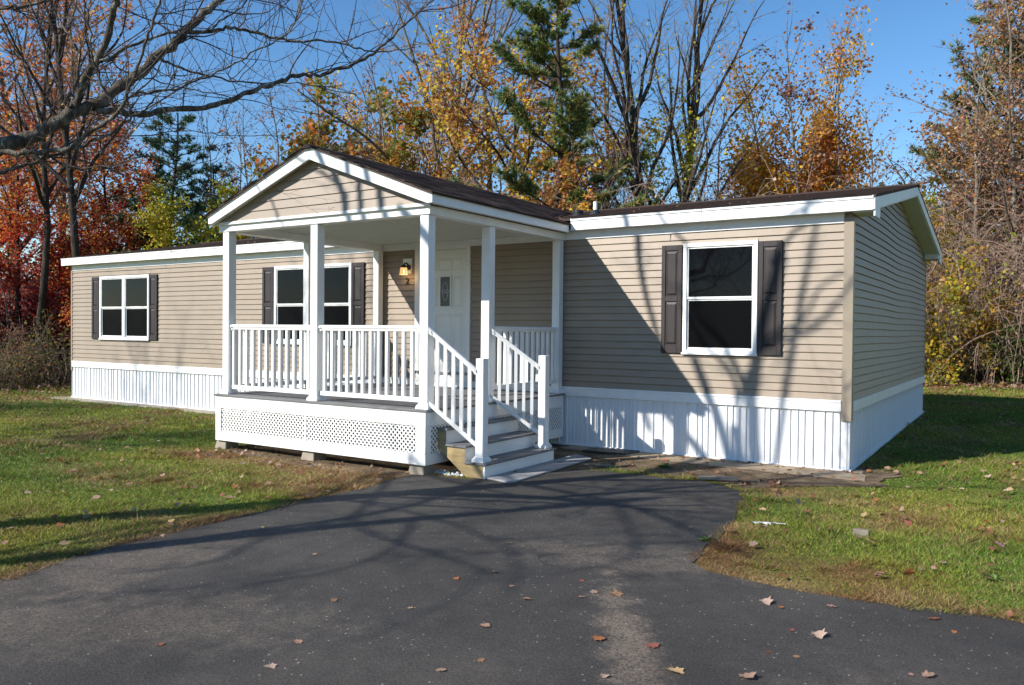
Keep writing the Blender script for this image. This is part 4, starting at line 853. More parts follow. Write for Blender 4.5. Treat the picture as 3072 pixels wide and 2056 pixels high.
# --- middle
for i, (px, dp, top, rz) in enumerate(((700, 28, 330, 0), (790, 30, 280, 2), (880, 27, 340, 4), (1040, 30, 250, 1), (1120, 33, 200, 3), (1260, 29, 60, 5))):
    place('sapling', 'sapling_tree', px, dp, top, rz=rz, group='bare saplings over the porch roof', label=('thin bare sapling just left of the porch gable peak', 'bare sapling standing behind the peak of the porch gable', 'nearly bare sapling just right of the porch gable peak', 'slim bare sapling between the two clumps of orange green leaves', 'bare sapling rising left of the yellow maples over the porch roof', 'tallest bare sapling, against the left yellow maple')[i], sx=1.1)
place('bare_c', 'bare_tree', 830, 32, 260, rz=2.5, label='twiggy leafless tree above the peak of the porch gable', group=WG)
place('patchy', 'patchy_leaf_tree', 1175, 26, 200, rz=.5, label='tree with a few clumps of green and orange leaves over the porch', group=WG)
place('patchy', 'patchy_leaf_tree', 960, 28, 210, rz=3.2, label='tree with orange green clumps just right of the gable peak', group=WG)
place('yellow', 'yellow_maple_tree', 1475, 25.5, 170, rz=.4, label='maple full of yellow leaves above the middle of the roof', group=WG, sx=1.0)
place('yellow', 'yellow_maple_tree', 1300, 31, 330, rz=2.7, label='yellow leaved maple half hidden behind the fuller yellow one', group=WG, sx=.85)
place('bare_b', 'bare_tree', 1360, 30, -250, rz=1.2, label='tall leafless tree rising behind the left yellow maple', group=WG)
place('bare_c', 'bare_tree', 1480, 31, -200, rz=3.9, label='tall leafless tree rising behind the fuller yellow maple', group=WG)
place('pine', 'pine_tree', 1672, 23.5, -90, rz=.9, label='tall open pine with green boughs right of the yellow maple', group=WG)
place('ivied', 'bare_tree', 1955, 24, -330, rz=5.0, label='leafless tree with thick ivy trunk above the roof vent, left of its twin', group=WG, sx=.95)
place('ivied', 'bare_tree', 2055, 24.5, -300, rz=3.0, label='leafless tree with ivy trunk, right one of the twin trunks', group=WG, sx=.95)
place('bare_c', 'bare_tree', 1830, 31, -100, rz=4.4, label='thin leafless tree between the pine and the twin trunks', group=WG, sx=.8)
place('bare_c', 'bare_tree', 1760, 27, 330, rz=.7, label='low brown twiggy tree right of the pine trunk', group=WG)
place('bare_c', 'bare_tree', 1850, 25, 420, rz=3.7, label='low brown twiggy tree left of the twin trunks', group=WG, sx=1.2)
place('bare_c', 'bare_tree', 2140, 26, 300, rz=5.5, label='low brown twiggy tree between the twin trunks and the orange tree', group=WG)
place('orange', 'orange_leaved_tree', 2330, 26, 90, rz=.2, label='orange leaved tree over the right part of the roof', group=WG, sx=.95)
place('orange', 'orange_leaved_tree', 2450, 27.5, 60, rz=2.9, label='golden leaved tree right behind the first orange one, sparse on top', group=WG, sx=.8)
place('sapling', 'sapling_tree', 2420, 25, 0, rz=0.5, group='purple leaved saplings over the right roof', label='slim sapling with sparse purple leaves rising above the orange tree', sx=1.2)
place('sapling', 'sapling_tree', 2530, 26, 110, rz=2.5, group='purple leaved saplings over the right roof', label='slim sapling with purple leaves bordering the sky gap, right of the orange tree', sx=1.3)
place('bare_c', 'bare_tree', 2600, 31, 300, rz=1.5, label='faint leafless tree in the sky gap left of the right woods', group=WG, sx=.8)
place('sapling', 'sapling_tree', 2665, 33, 440, rz=4, group=WG, label='small pinkish sapling above the roof ridge in the sky gap', sx=1.3)
place('conifer', 'conifer_tree', 2500, 42, 575, rz=1, label='dark evergreen top peeking over the roof behind the orange tree', group=WG)
place('conifer', 'conifer_tree', 2610, 44, 545, rz=3, label='dark evergreen top peeking over the roof ridge', group=WG)
for i, (px, dp, top, rz) in enumerate(((1620, 25, 560, 0), (1760, 24.5, 470, 1.5), (1900, 26, 430, 2.6), (2160, 25, 480, 3.9), (1240, 27, 520, 5))):
    place('brownvine', 'twig_thicket', px, dp, top, rz=rz, cat='thicket', group='twiggy thickets behind the roof', label=('brown twig thicket behind the roof, left of the pine trunk', 'brown twig thicket behind the roof vents, right of the pine', 'tallest brown twig thicket, at the foot of the ivy trunks', 'brown twig thicket between the ivy trunks and the orange tree', 'brown twig thicket behind the porch roof, left of the yellow maple')[i], sx=.8)
# --- right
place('yellowbush', 'yellow_tree', 2800, 30, 470, rz=0, label='bright yellow small tree beyond the gable end of the roof', group=WG, sx=.75)
place('limetree', 'yellow_green_tree', 2830, 27, 640, rz=1, label='yellow green tree right behind the gable end', group=WG, sx=.7)
place('yellowbush', 'yellow_bush', 2830, 24, 790, rz=1.7, label='tall yellow bush against the right corner of the house', cat='shrub', group='bushes right of the house', sx=.9)
place('bare_c', 'bare_tree', 3030, 25, -120, rz=2, label='tall brown twiggy tree standing before the big pine at right', group=WG, sx=1.1)
place('bare_c', 'bare_tree', 2930, 25.5, 120, rz=4.6, label='brown twiggy tree left of the big pine, over the vine thickets', group=WG, sx=1.1)
place('pine_b', 'pine_tree', 3010, 29, -200, rz=.6, label='big pine behind brown leaves at the right edge', group=WG)
place('pine_b', 'pine_tree', 3200, 31, -200, rz=2.6, label='pine cut by the right picture edge', group=WG)
place('drytree', 'brown_leaved_tree', 2940, 28.5, -120, rz=0, label='tall tree with dry brown leaves at the right edge', group=WG)
place('drytree', 'brown_leaved_tree', 3120, 25, -60, rz=2.2, label='brown leaved tree cut by the right picture edge', group=WG)
place('drytree', 'brown_leaved_tree', 2860, 33, 420, rz=1.2, label='shorter brown leaved tree just right of the roof end', group=WG, sx=.8)
place('bare_c', 'bare_tree', 2900, 27, 100, rz=.4, label='leafless tree spreading twigs left into the sky gap at right', group=WG, sx=1.3)
for i, (px, dp, top, rz) in enumerate(((2900, 26, 640, 0), (3030, 25, 520, 1.1), (3150, 24.5, 560, 2.3), (2960, 28, 470, 3.6))):
    place('brownvine', 'vine_thicket', px, dp, top, rz=rz, cat='thicket', group='hanging brown vine thickets right of the house', label=('brown vine thicket just right of the yellow bush', 'brown hanging vine thicket above the low green bush', 'brown vine thicket cut by the right picture edge', 'tallest brown vine thicket, farther back under the big pine')[i], sx=.85)
place('greenbush', 'green_bush', 2985, 24.5, 960, rz=0, label='low green bush under the brown vines', cat='shrub', group='bushes right of the house')
place('greenbush', 'green_bush', 3070, 24, 930, rz=2, label='brighter green bush at the right picture edge', cat='shrub', group='bushes right of the house')
place('brush', 'brush_thicket', 2890, 25, H=1.5, rz=.8, label='low brown brush between yellow bush and green bush', cat='shrub', group='bushes right of the house')
for i, (x, y, H, kd, rz) in enumerate(((9.5, 4, 13, 'pine_b', 1), (13, -2, 12, 'drytree', 2), (12, 9, 13, 'pine_b', 3), (16, 3, 14, 'pine', 4), (8.5, 10.5, 11, 'drytree', 5))):
    place(kd, 'woodland_tree', 0, 0, H=H, rz=rz, xy=(x, y), label='tree of the wood going on to the right outside the picture', group='trees outside the right edge')
for i in range(16):
    x = -46+i*5.6+2*math.sin(i*2.1); y = -43+3*math.sin(i*1.7); kd = ('drytree', 'rust', 'pine_b', 'bare_a', 'red')[i % 5]
    place(kd, 'far_side_tree', 0, 0, H=12+2*math.sin(i), rz=i*1.3, xy=(x, y), label='tree across the road behind the camera, outside the picture', group='trees across the road')
# neighbour building seen through the red leaves
nb = empty('neighbour_house', (0, 0, 0), 'pale clad house glimpsed through the red leaves at far left', 'house')
nx, ny = ptz(-80, 42); ang = math.radians(38)
def rot(x, y): return nx+x*math.cos(ang)-y*math.sin(ang), ny+x*math.sin(ang)+y*math.cos(ang)
mb = MB(); b4 = [rot(-9, 0), rot(5.2, 0), rot(5.2, 6), rot(-9, 6)]
mb.prism([(x, y, 0) for x, y in b4], (0, 0, 3.0)).build('wall', M['houseb'], nb)
g0, g1, g2, g3 = rot(-9.4, -.5), rot(5.6, -.5), rot(5.6, 6.5), rot(-9.4, 6.5); r0, r1 = rot(-9.4, 3), rot(5.6, 3)
MB().poly([(*g0, 3), (*g1, 3), (*r1, 4.3), (*r0, 4.3)]).poly([(*g2, 3), (*g3, 3), (*r0, 4.3), (*r1, 4.3)]).poly([(*g1, 3), (*g2, 3), (*r1, 4.3)]).poly([(*g3, 3), (*g0, 3), (*r0, 4.3)]).build('roof', M['shingle'], nb)
for xx in (-6, -2.5, 1.5):
    w0, w1 = rot(xx, -.04), rot(xx+.9, -.04); MB().quad((*w0, 1.2), (*w1, 1.2), (*w1, 2.3), (*w0, 2.3)).prism([(*w0, 1.15), (*w1, 1.15), (*w1, 1.2), (*w0, 1.2)], (0, -.03, 0)).build('window', M['glass'], nb)
# far wood: one mass of stems, twigs and leaves seen between the nearer trees
def far_wood():
    R_ = np.random.default_rng(77); T = TG()
    for i in range(620):
        px = R_.uniform(-500, 3500); dp = R_.uniform(33, 52); x, y = ptz(px, dp); H = R_.uniform(3.0, 6.2)*dp/33
        if px < 700: H *= .8
        if 2560 < px < 2760: H *= .62
        z0 = -.5; n = 5; d = np.array([R_.normal(0, .08), R_.normal(0, .08), 1]); p = np.array([x, y, z0]); pts = [p]
        for k in range(n): d = unit(d+R_.normal(0, .08, 3)); p = p+d*H/n; pts.append(p)
        pts = np.array(pts); T.tube('w', pts, R_.uniform(.02, .07)*(1-.8*np.linspace(0, 1, n+1)), 4)
        for c in range(16):
            j = R_.integers(1, n+1); q = pts[j]-(pts[j]-pts[j-1])*R_.random(); e = unit(R_.normal(0, 1, 3)*[1, 1, .5]+[0, 0, .6]); bl = H*R_.uniform(.1, .3); b2 = np.array([q, q+e*bl*.5, q+e*bl+R_.normal(0, .1, 3)]); T.tube('w', b2, [.014, .01, .006], 3); T.anch.append(b2[1:])
    v, f, n = T.g['w']; o = link('far_wood', np_mesh('far_wood', np.vstack(v), np.vstack(f), M['twig_red'], smooth=True)); tag(o, 'brown mass of bare stems and twigs far behind the house', 'wood', kind='stuff')
    l = leaves(T, 16000, .16, [(.20, .10, .05), (.32, .18, .06), (.16, .12, .04), (.36, .24, .05), (.10, .09, .04)], R_, name='far_wood_leaves', spread=.5, clump=.25); tag(l, 'brown and yellow leaves scattered through the far wood', 'foliage', kind='stuff')
far_wood()

# --- foreground maple at the left: its limbs, at their own distance from the camera
def unp(px, py, depth): return CAM+(CF+CR*(px-1536)/FPX-CU*(py-1028)/FPX)*depth
def zc1(a, b): return a/1.96, b/1.96
def zc2(a, b): return 900+a/2.24, b/2.24
def smooth_path(P, k=4):
    P = np.array(P, float); out = []
    for i in range(len(P)-1):
        p0 = P[max(i-1, 0)]; p1 = P[i]; p2 = P[i+1]; p3 = P[min(i+2, len(P)-1)]
        for j in range(k):
            t = j/k; out.append(.5*((2*p1)+(-p0+p2)*t+(2*p0-5*p1+4*p2-p3)*t*t+(-p0+3*p1-3*p2+p3)*t**3))
    out.append(P[-1]); return np.array(out)
fgroot = empty('bare_maple_tree', (0, 0, 0), 'leafless maple with lichen covered limbs reaching in from the top left', 'tree')
fR = np.random.default_rng(301); fT = TG()
TRK = unp(-420, 700, 6.6); TB = np.array([TRK[0]-.1, TRK[1]-.1, -.3])
fT.tube('trunk', smooth_path([TB, (TRK[0]-.05, TRK[1]-.05, 1.2), TRK, TRK+[.1, .05, 2.2], TRK+[.0, .25, 4.5], TRK+[.3, .1, 6.5]]), np.linspace(.21, .05, 21), 10)
LIMB = [  # (points in the photograph, zoom, start depth, end depth, start radius px, end radius px)
 ('A', zc1, [(0, 850), (130, 830), (300, 740), (420, 670), (500, 640), (640, 560), (760, 470), (860, 400), (950, 310), (1050, 240), (1100, 180), (1200, 80), (1290, 0), (1380, -110)], 6.3, 6.9, 22, 9),
 ('B', zc1, [(440, 650), (470, 540), (540, 400), (580, 340), (640, 200), (670, 60), (685, 0), (700, -130)], 6.45, 6.0, 12, 8),
 ('C', zc1, [(1105, 195), (1230, 185), (1330, 165), (1430, 175), (1530, 200), (1640, 230), (1760, 245), (1890, 237), (2030, 258), (2145, 300), (2290, 305), (2440, 280)], 6.75, 7.6, 6, 1.5),
 ('D', zc1, [(560, 650), (700, 655), (830, 675), (950, 655), (1120, 635), (1270, 620), (1400, 570), (1500, 525), (1620, 490), (1700, 455), (1800, 440), (1878, 446), (2010, 400), (2148, 350), (2220, 297), (2306, 219), (2376, 149), (2463, 70), (2560, -10)], 6.5, 7.8, 10, 2),
 ('E', zc1, [(-120, 935), (40, 900), (150, 895), (260, 890), (400, 870), (480, 820), (560, 760), (650, 700), (700, 650), (750, 560), (770, 500), (800, 430), (850, 270), (900, 120), (950, 0), (985, -90)], 6.2, 5.6, 9, 3),
 ('F', zc1, [(-140, 1075), (0, 1020), (100, 980), (180, 960), (330, 910), (500, 850), (620, 800), (760, 700), (850, 640), (930, 560), (1010, 480), (1040, 400)], 6.0, 6.4, 7, 1.6),
 ('G', zc1, [(590, 358), (650, 350), (720, 290), (850, 245), (960, 200), (1040, 180), (1140, 130)], 6.2, 6.7, 6, 3),
 ('H', zc1, [(775, 552), (900, 540), (1030, 530), (1120, 490), (1240, 445), (1380, 370), (1480, 320), (1600, 250), (1700, 180), (1750, 100), (1780, 0)], 6.0, 7.0, 4.5, 1.5),
 ('I', zc1, [(690, 660), (640, 570), (600, 510), (585, 460), (570, 400), (535, 320), (535, 200), (520, 80), (490, 0), (470, -80)], 6.0, 5.7, 4, 2),
 ('J', zc1, [(950, 350), (1040, 390), (1160, 430), (1300, 460), (1500, 490), (1700, 485), (1900, 520), (2100, 560)], 6.8, 7.8, 4, 1.2),
 ('K', zc1, [(230, 760), (210, 600), (160, 480), (150, 380), (60, 300), (-40, 240)], 6.3, 6.9, 4, 2),
 ('L', zc1, [(420, 640), (440, 480), (470, 330), (400, 200), (330, 100), (300, -60)], 6.4, 7.2, 5, 2),
 ('N', zc1, [(-60, 400), (60, 470), (150, 560), (240, 610), (330, 640), (410, 660)], 6.9, 6.5, 2, 3),
 ('O', zc1, [(-40, 60), (120, 40), (260, 10), (380, -40)], 6.0, 6.3, 6, 3),
 ('Q', zc1, [(300, 930), (420, 985), (560, 1000), (700, 960), (860, 925), (1000, 960), (1150, 965), (1280, 930)], 6.2, 7.0, 3, 1),
 ('R', zc1, [(640, 330), (720, 420), (900, 470), (1100, 520), (1300, 560), (1500, 600), (1700, 650), (1900, 670)], 6.6, 7.8, 2.5, 1),
 ('S', zc1, [(400, 850), (520, 800), (700, 800), (900, 790), (1100, 770), (1300, 790), (1500, 800), (1700, 800)], 6.3, 7.5, 2.5, .8),
 ('U', zc1, [(1230, 185), (1290, 130), (1400, 60), (1460, 0), (1500, -60)], 6.8, 7.0, 3, 1.4),
 ('V', zc1, [(1630, 235), (1720, 150), (1760, 60), (1745, -30)], 7.1, 7.3, 2.5, 1),
]
def sidetwigs(T, pts, rad, R_, dens, ln, lvlmax=2, grp='twigs', droop=0.0):
    seg = np.linalg.norm(np.diff(pts, axis=0), axis=1); tot = seg.sum(); n = int(tot*dens)
    cum = np.r_[0, np.cumsum(seg)]
    for i in range(n):
        s = R_.uniform(.05, 1)*tot; j = min(np.searchsorted(cum, s)-1, len(seg)-1); f = (s-cum[j])/seg[j]; q = pts[j]+(pts[j+1]-pts[j])*f; t = unit(pts[j+1]-pts[j])
        e = unit(t*R_.uniform(.3, 1.1)+R_.normal(0, .75, 3)+np.array([0, 0, .35-droop])); L = ln*R_.uniform(.3, 1.25); m = max(3, int(L/.09)); d = e; p = q; pp = [p]
        for k in range(m): d = unit(d+R_.normal(0, .13, 3)+np.array([0, 0, .04])); p = p+d*L/m; pp.append(p)
        pp = np.array(pp); r0 = min(rad*.6, .0028+L*.0042); rr = r0*(1-.65*np.linspace(0, 1, m+1)); T.tube(grp, pp, rr, 4 if L > .6 else 3); T.anch.append(pp[-2:])
        if lvlmax > 0 and L > .16: sidetwigs(T, pp, r0, R_, 5.5, L*.42, lvlmax-1, grp, droop)
for nm, zf, P, d0, d1, r0, r1 in LIMB:
    n = len(P); px = [zf(*q) for q in P]; path = [unp(px[i][0], px[i][1], d0+(d1-d0)*i/(n-1)) for i in range(n)]
    if nm == 'A': path = [TRK+np.array([.0, 0, .52])]+path
    if nm in 'EF': path = [TRK+np.array([0, .0, .30 if nm == 'E' else .0])]+path
    if nm in 'NO': path = [TRK+np.array([0, 0, .6 if nm == 'N' else 1.6])]+path if nm == 'O' else path
    sp_ = smooth_path(path, 4); dd = np.linspace(d0, d1, len(sp_)); rad = np.linspace(r0, r1, len(sp_))/FPX*dd*(1+.10*np.sin(np.arange(len(sp_))*1.7))
    sp_ = sp_+fR.normal(0, .006, sp_.shape); fT.tube('trunk' if nm == 'A' else 'branches', sp_, rad, 8 if r0 > 8 else 6)
    sidetwigs(fT, sp_, rad.mean(), fR, 6.0 if r0 > 8 else 8.0, .8, 2)
# unseen limbs above and behind the frame, whose shade falls on the drive
top_ = TRK+[.3, .1, 6.5]
for q in ((-6.3, -8.0, 6.6), (-7.4, -8.9, 8.2), (-8.3, -9.6, 8.0)): fT.tube('branches', smooth_path([TRK+[0, .2, 2.6], (TRK+[0, .2, 2.6])*.5+np.array(q)*.5+[0, 0, .2], q], 4), np.linspace(.09, .06, 9), 7)
for (a, b_, r_) in (((0, 0, 1.8), (2.2, -1.6, 3.4), .06), ((.1, 0, 3.4), (1.8, 1.6, 4.2), .05), ((0, .2, 4.4), (-1.8, -1.2, 2.6), .05), ((0, 0, .6), (1.2, -2.4, 2.6), .06)):
    p = TRK+np.array(a); e = np.array(b_); path = smooth_path([p, p+e*.35+[0, 0, .2], p+e*.7, p+e], 4); fT.tube('branches', path, np.linspace(r_, .012, len(path)), 6); sidetwigs(fT, path, r_*.6, fR, 2.4, .9, 2)
WSH = [([(-1.342, 0, .01), (-1.387, 0, .5), (-1.406, 0, .88), (-1.515, 0, 1.19), (-1.73, 0, 1.41), (-1.95, 0, 1.65), (-2.2, 0, 2.1)], 6.6, .042, .016), ([(-1.391, 0, .75), (-1.255, 0, 1.2), (-1.03, 0, 1.5), (-.67, 0, 1.69), (-.43, 0, 1.79), (-.11, 0, 2.18), (.3, 0, 2.7)], 6.9, .036, .02),
  ([(-1.16, 0, 1.4), (-.96, 0, 1.66), (-.57, 0, 1.91), (-.37, 0, 2.3), (-.09, 0, 2.5)], 7.2, .03, .015), ([(-2.4, 0, 1.2), (-2.60, 0, 1.77), (-2.75, 0, 2.24), (-2.86, 0, 2.74), (-2.9, 0, 3.15), (-3.1, 0, 3.9)], 7.6, .04, .045), ([(-2.0, 0, 2.1), (-2.07, 0, 2.55), (-2.13, 0, 2.92), (-2.36, 0, 3.17), (-2.6, 0, 3.7)], 7.8, .02, .025), ([(-.95, 0, 2.6), (-.73, 0, 3.0), (-.45, 0, 3.19), (0, 0, 3.4)], 7.9, .03, .02),
  ([(-5.30, -3.33, 2.9), (-5.41, -3.33, 3.18), (-5.456, -3.33, 3.38), (-5.52, -3.33, 3.53), (-5.62, -3.33, 3.7), (-5.9, -3.33, 4.2)], 8.3, .06, .045), ([(-5.1, -3.33, 2.9), (-5.17, -3.33, 3.29), (-5.2, -3.33, 3.5), (-5.25, -3.33, 4)], 8.4, .05, .04), ([(-4.7, -3.33, 2.9), (-4.83, -3.33, 3.27), (-4.88, -3.33, 3.5), (-5, -3.33, 3.9)], 8.4, .06, .045), ([(-5.4, -3.33, 3.4), (-5.57, -3.33, 3.58), (-5.85, -3.33, 3.75), (-6.15, -3.33, 3.88), (-6.5, -3.33, 4.1)], 8.2, .03, .015), ([(-6.5, -3.33, 2.9), (-6.61, -3.33, 3.14), (-6.71, -3.33, 3.3), (-6.86, -3.33, 3.54), (-7.05, -3.33, 3.73), (-7.2, -3.33, 4.1)], 8.0, .022, .018)]
for i, (P, h, ra, rb) in enumerate(WSH):
    sn_ = -SUN; path = [np.array(p)+sn_*((h-p[2]+.15*j*(1 if i < 6 else -1))/sn_[2]) for j, p in enumerate(P)]; sp_ = smooth_path(path, 4); rr = np.linspace(ra, rb, len(sp_))
    fT.tube('branches', sp_, rr, 6); sidetwigs(fT, sp_, .02, fR, 2.0, .8, 1)
fT.objs(fgroot, dict(trunk=M['bark_fg'], branches=M['bark_fg'], twigs=M['twig_fg']), dict(trunk='trunk', branches='branches', twigs='crown'))
A = np.vstack(fT.anch); A = A[fR.choice(len(A), min(len(A), 4000), replace=False)]  # buds
n = len(A); ax = fR.normal(0, 1, (n, 3)); ax /= np.linalg.norm(ax, axis=1)[:, None]; s1 = np.cross(ax, fR.normal(0, 1, (n, 3))); s1 /= np.linalg.norm(s1, axis=1)[:, None]; s2 = np.cross(ax, s1)
V = np.stack([A-ax*.004, A+s1*.0045, A+s2*.0045, A-s1*.0045, A-s2*.0045, A+ax*.009], 1).reshape(-1, 3); i = np.arange(n)[:, None]*6
F = np.concatenate([i+np.array(q)[None] for q in ((0, 1, 2), (0, 2, 3), (0, 3, 4), (0, 4, 1), (5, 2, 1), (5, 3, 2), (5, 4, 3), (5, 1, 4))], 0)
tag(link('buds', np_mesh('buds', V, F, simple('red_bud', (.16, .05, .035), .7)), fgroot), kind='stuff')

# --- maple standing left of the camera (outside the picture): its limbs throw the branching shade on the drive and the wall
sroot = empty('shade_maple_tree', (0, 0, 0), 'leafless maple outside the frame, throwing branch shade on the driveway', 'tree')
sT = TG(); sR = np.random.default_rng(401)
def up_sun(p, h):   # the point at height h that shades p
    p = np.array(p, float); t = (h-p[2])/(-SUN[2]); return p-SUN*t
STR = np.array([-7.6, -13.2, -.3])
sT.tube('trunk', smooth_path([STR, STR+[.05, .1, 2.0], STR+[.2, .2, 3.6], STR+[.1, .3, 5.6], STR+[.2, .2, 8]]), np.linspace(.2, .07, 17), 10)
SH = [([(-4.6, -3.5), (-4.18, -3.9), (-3.62, -4.79), (-3.16, -5.49), (-2.62, -5.77), (-1.9, -5.92), (-1.2, -6.1)], 4.2, .038),
      ([(-4.2, -3.2), (-3.9, -3.36), (-2.79, -3.66), (-2.0, -3.64), (-1.33, -3.54), (-.4, -3.6)], 5.0, .032),
      ([(-3.4, -2.9), (-2.86, -3.11), (-1.64, -3.38), (-.74, -3.89), (-.29, -4.3), (.3, -4.7)], 5.2, .05),
      ([(-4.3, -5.7), (-4.03, -4.9), (-2.62, -5.0), (-1.63, -5.42), (-1.27, -5.77), (-.9, -6.4)], 4.6, .026),
      ([(-2.8, -5.1), (-2.3, -5.9), (-2.2, -6.6), (-2.5, -7.4)], 4.8, .022), ([(-1.6, -3.4), (-1.0, -4.3), (-.6, -5.1), (-.9, -5.9)], 5.3, .02),
      ([(-2.7, -3.6), (-2.6, -4.3), (-2.9, -5.0)], 4.9, .018), ([(-3.2, -5.4), (-3.4, -6.2), (-3.1, -7.0), (-3.4, -7.6)], 4.6, .024), ([(-2.0, -3.6), (-1.3, -2.9), (-.6, -2.9), (0.2, -3.2)], 5.4, .016)]
top = STR+np.array([.2, .2, 3.9])
for i, (P, h, r_) in enumerate(SH):
    path = [up_sun((x, y, 0), h+.35*math.sin(j*1.1+i)+.12*j) for j, (x, y) in enumerate(P)]
    if i < 4: q0 = top+np.array([0, 0, -.6+.4*i]); path = [q0, q0*.5+path[0]*.5+np.array([.35*(-1)**i, -.2, .45])]+path
    sp_ = smooth_path(path, 5); rr = np.linspace(r_*1.0, r_*.35, len(sp_)); sT.tube('branches', sp_, rr, 6); sidetwigs(sT, sp_, r_*.6, sR, 3.4, 1.2, 2)
sT.objs(sroot, dict(trunk=M['bark_fg'], branches=M['bark_fg'], twigs=M['twig_fg']), dict(trunk='trunk', branches='branches', twigs='crown'))
# further leafless trees outside the frame, upstream of the sun
for i, (x, y, H, kd, rz) in enumerate(((-17, -14, 12, 'bare_b', 2.5), (-24, -17, 13, 'bare_a', 4), (-31, -12, 12, 'bare_b', 5))):
    place(kd, 'roadside_tree', 0, 0, H=H, rz=rz, xy=(x, y), label='leafless tree outside the frame towards the sun', group='leafless trees on the sunny side')
# ------------------------------------------------------------------ lawn cover
DP = np.array(DRIVE)
def seg_dist(x, y, P, closed=True):
    best = np.full(x.shape, 1e9); n = len(P)
    for i in range(n if closed else n-1):
        a = P[i]; b_ = P[(i+1) % n]; d = b_-a; L2 = d@d; t = np.clip(((x-a[0])*d[0]+(y-a[1])*d[1])/L2, 0, 1)
        best = np.minimum(best, np.hypot(x-a[0]-t*d[0], y-a[1]-t*d[1]))
    return best
def inside(x, y, P):
    c = np.zeros(x.shape, bool); n = len(P)
    for i in range(n):
        a = P[i]; b_ = P[(i+1) % n]
        if a[1] == b_[1]: continue
        c ^= ((a[1] > y) != (b_[1] > y)) & (x < (b_[0]-a[0])*(y-a[1])/(b_[1]-a[1])+a[0])
    return c
SP = np.array(SOIL)
def lawn_colour(x, y):
    """0 green .. 1 straw, and moss amount"""
    dd = seg_dist(x, y, DP); s = (.35+.9*vn(x, y, 1.9, 12))*np.exp(-dd/.17)+1.0*(vn(x, y, 1.1, 1)-.45)+.8*(vn(x, y, 3.3, 4)-.5)
    s = s+.5*np.exp(-((x-.3)**2/.7+(y+4.6)**2/.25))+.8*np.exp(-((y+3.75)/.35)**2)*((x > -8.6) & (x < -4.0))+.45*np.exp(-(((x+5.6)/1.6)**2+((y+4.6)/.8)**2))
    s = s+.6*np.exp(-(((x+.2)/.7)**2+((y+1.7)/.5)**2))+.8*np.exp(-(((x+9.6)/.7)**2+((y+5.1)/.5)**2))+.35*np.exp(-(((y+.9)/.35)**2))*((x < -9))
    m = .8*np.exp(-(((x+7.6)/1.5)**2+((y+4.3)/.9)**2))+1.2*(vn(x, y, .8, 7)-.55)
    return np.clip(s, 0, 1), np.clip(m, 0, 1)
def mixc(a, b_, t): return a*(1-t[:, None])+b_*t[:, None]
G1, G2, ST_, MS = np.array([.09, .19, .025]), np.array([.27, .30, .045]), np.array([.42, .29, .135]), np.array([.29, .26, .04])
def make_grass():
    R_ = np.random.default_rng(55); n = 1500000
    ang = R_.uniform(-1.32, .12, n); r = np.exp(R_.uniform(math.log(4.0), math.log(34), n))   # equal numbers per log distance
    x = CAM[0]+r*np.sin(ang); y = CAM[1]+r*np.cos(ang)
    keep = np.ones(n, bool); ind = inside(x, y, DP); dd = seg_dist(x, y, DP); keep &= ~(ind & (dd > -.01+.12*vn(x, y, 7)*vn(x, y, 2.3, 8)*1.6))
    keep &= ~((x > XL-.0) & (x < .06) & (y > -.32) & (y < W+.05)); keep &= ~((x > PX0+.15) & (x < PX1) & (y > PY0+.45) & (y < 0))
    soil_ = inside(x, y, SP) & (seg_dist(x, y, SP) > .08*vn(x, y, 5)); keep &= ~(soil_ & (R_.random(n) > .035+.3*(vn(x, y, 3, 8) > .72)))
    keep &= ~((y > 15+2*vn(x, y, .3)) & (x > -12)) & ~((x < -20-2*vn(x, y, .3)) & (y > -4)) & ~((x < -17.5) & (y > 9))
    keep &= R_.random(n) < np.clip(.55+.9*vn(x, y, 2.2, 3), 0, 1)
    keep &= (r > 5.4) | (R_.random(n) < .5)
    x, y, r = x[keep], y[keep], r[keep]; n = len(x); s, m = lawn_colour(x, y); z = gz(x, y)
    tall = (.014+.036*vn(x, y, 1.7, 6)**1.5+.03*(vn(x, y, 5, 2) > .78))*R_.uniform(.55, 1.35, n)*(1-.35*m)*(1+.35*(s > .75))
    tall *= np.clip(1+(r-9)*.02, 1, 1.35); wd = .0028*np.clip(r/6, .8, 4.2)*R_.uniform(.7, 1.5, n)
    az = R_.uniform(0, 6.283, n); az2 = R_.uniform(0, 6.283, n)+.0; ln = R_.uniform(.3, 1.7, n)+.7*s
    P0 = np.stack([x, y, z-.004], 1); sd_ = np.stack([np.cos(az), np.sin(az), 0*az], 1)*wd[:, None]
    tip = P0+np.stack([np.cos(az2)*ln*tall, np.sin(az2)*ln*tall, tall], 1)
    V = np.stack([P0-sd_, P0+sd_, tip], 1).reshape(-1, 3); F = np.arange(3*n).reshape(-1, 3)
    g = mixc(G1, G2, np.clip(vn(x, y, .9, 11)*1.4-.2+R_.normal(0, .2, n), 0, 1)); strawy = (R_.random(n) < (.17+.8*s)).astype(float); mos = np.clip(m+R_.normal(0, .2, n), 0, 1)*(1-strawy)
    c = mixc(g, MS, mos); brn = np.clip(vn(x, y, 2.6, 15)*1.6-.3+R_.normal(0, .25, n), 0, 1); c = mixc(c, mixc(ST_*R_.uniform(.6, 1.15, (n, 1)), np.array([.22, .11, .05])*R_.uniform(.6, 1.3, (n, 1)), brn), strawy); c = c*(1+R_.normal(0, .3, (n, 1)))
    o = link('grass', np_mesh('grass', V, F, M['grass'], np.repeat(np.clip(c, .01, .9), 3, 0))); tag(o, 'short autumn lawn grass, green with straw coloured patches', 'grass', kind='stuff')
    return n
make_grass()
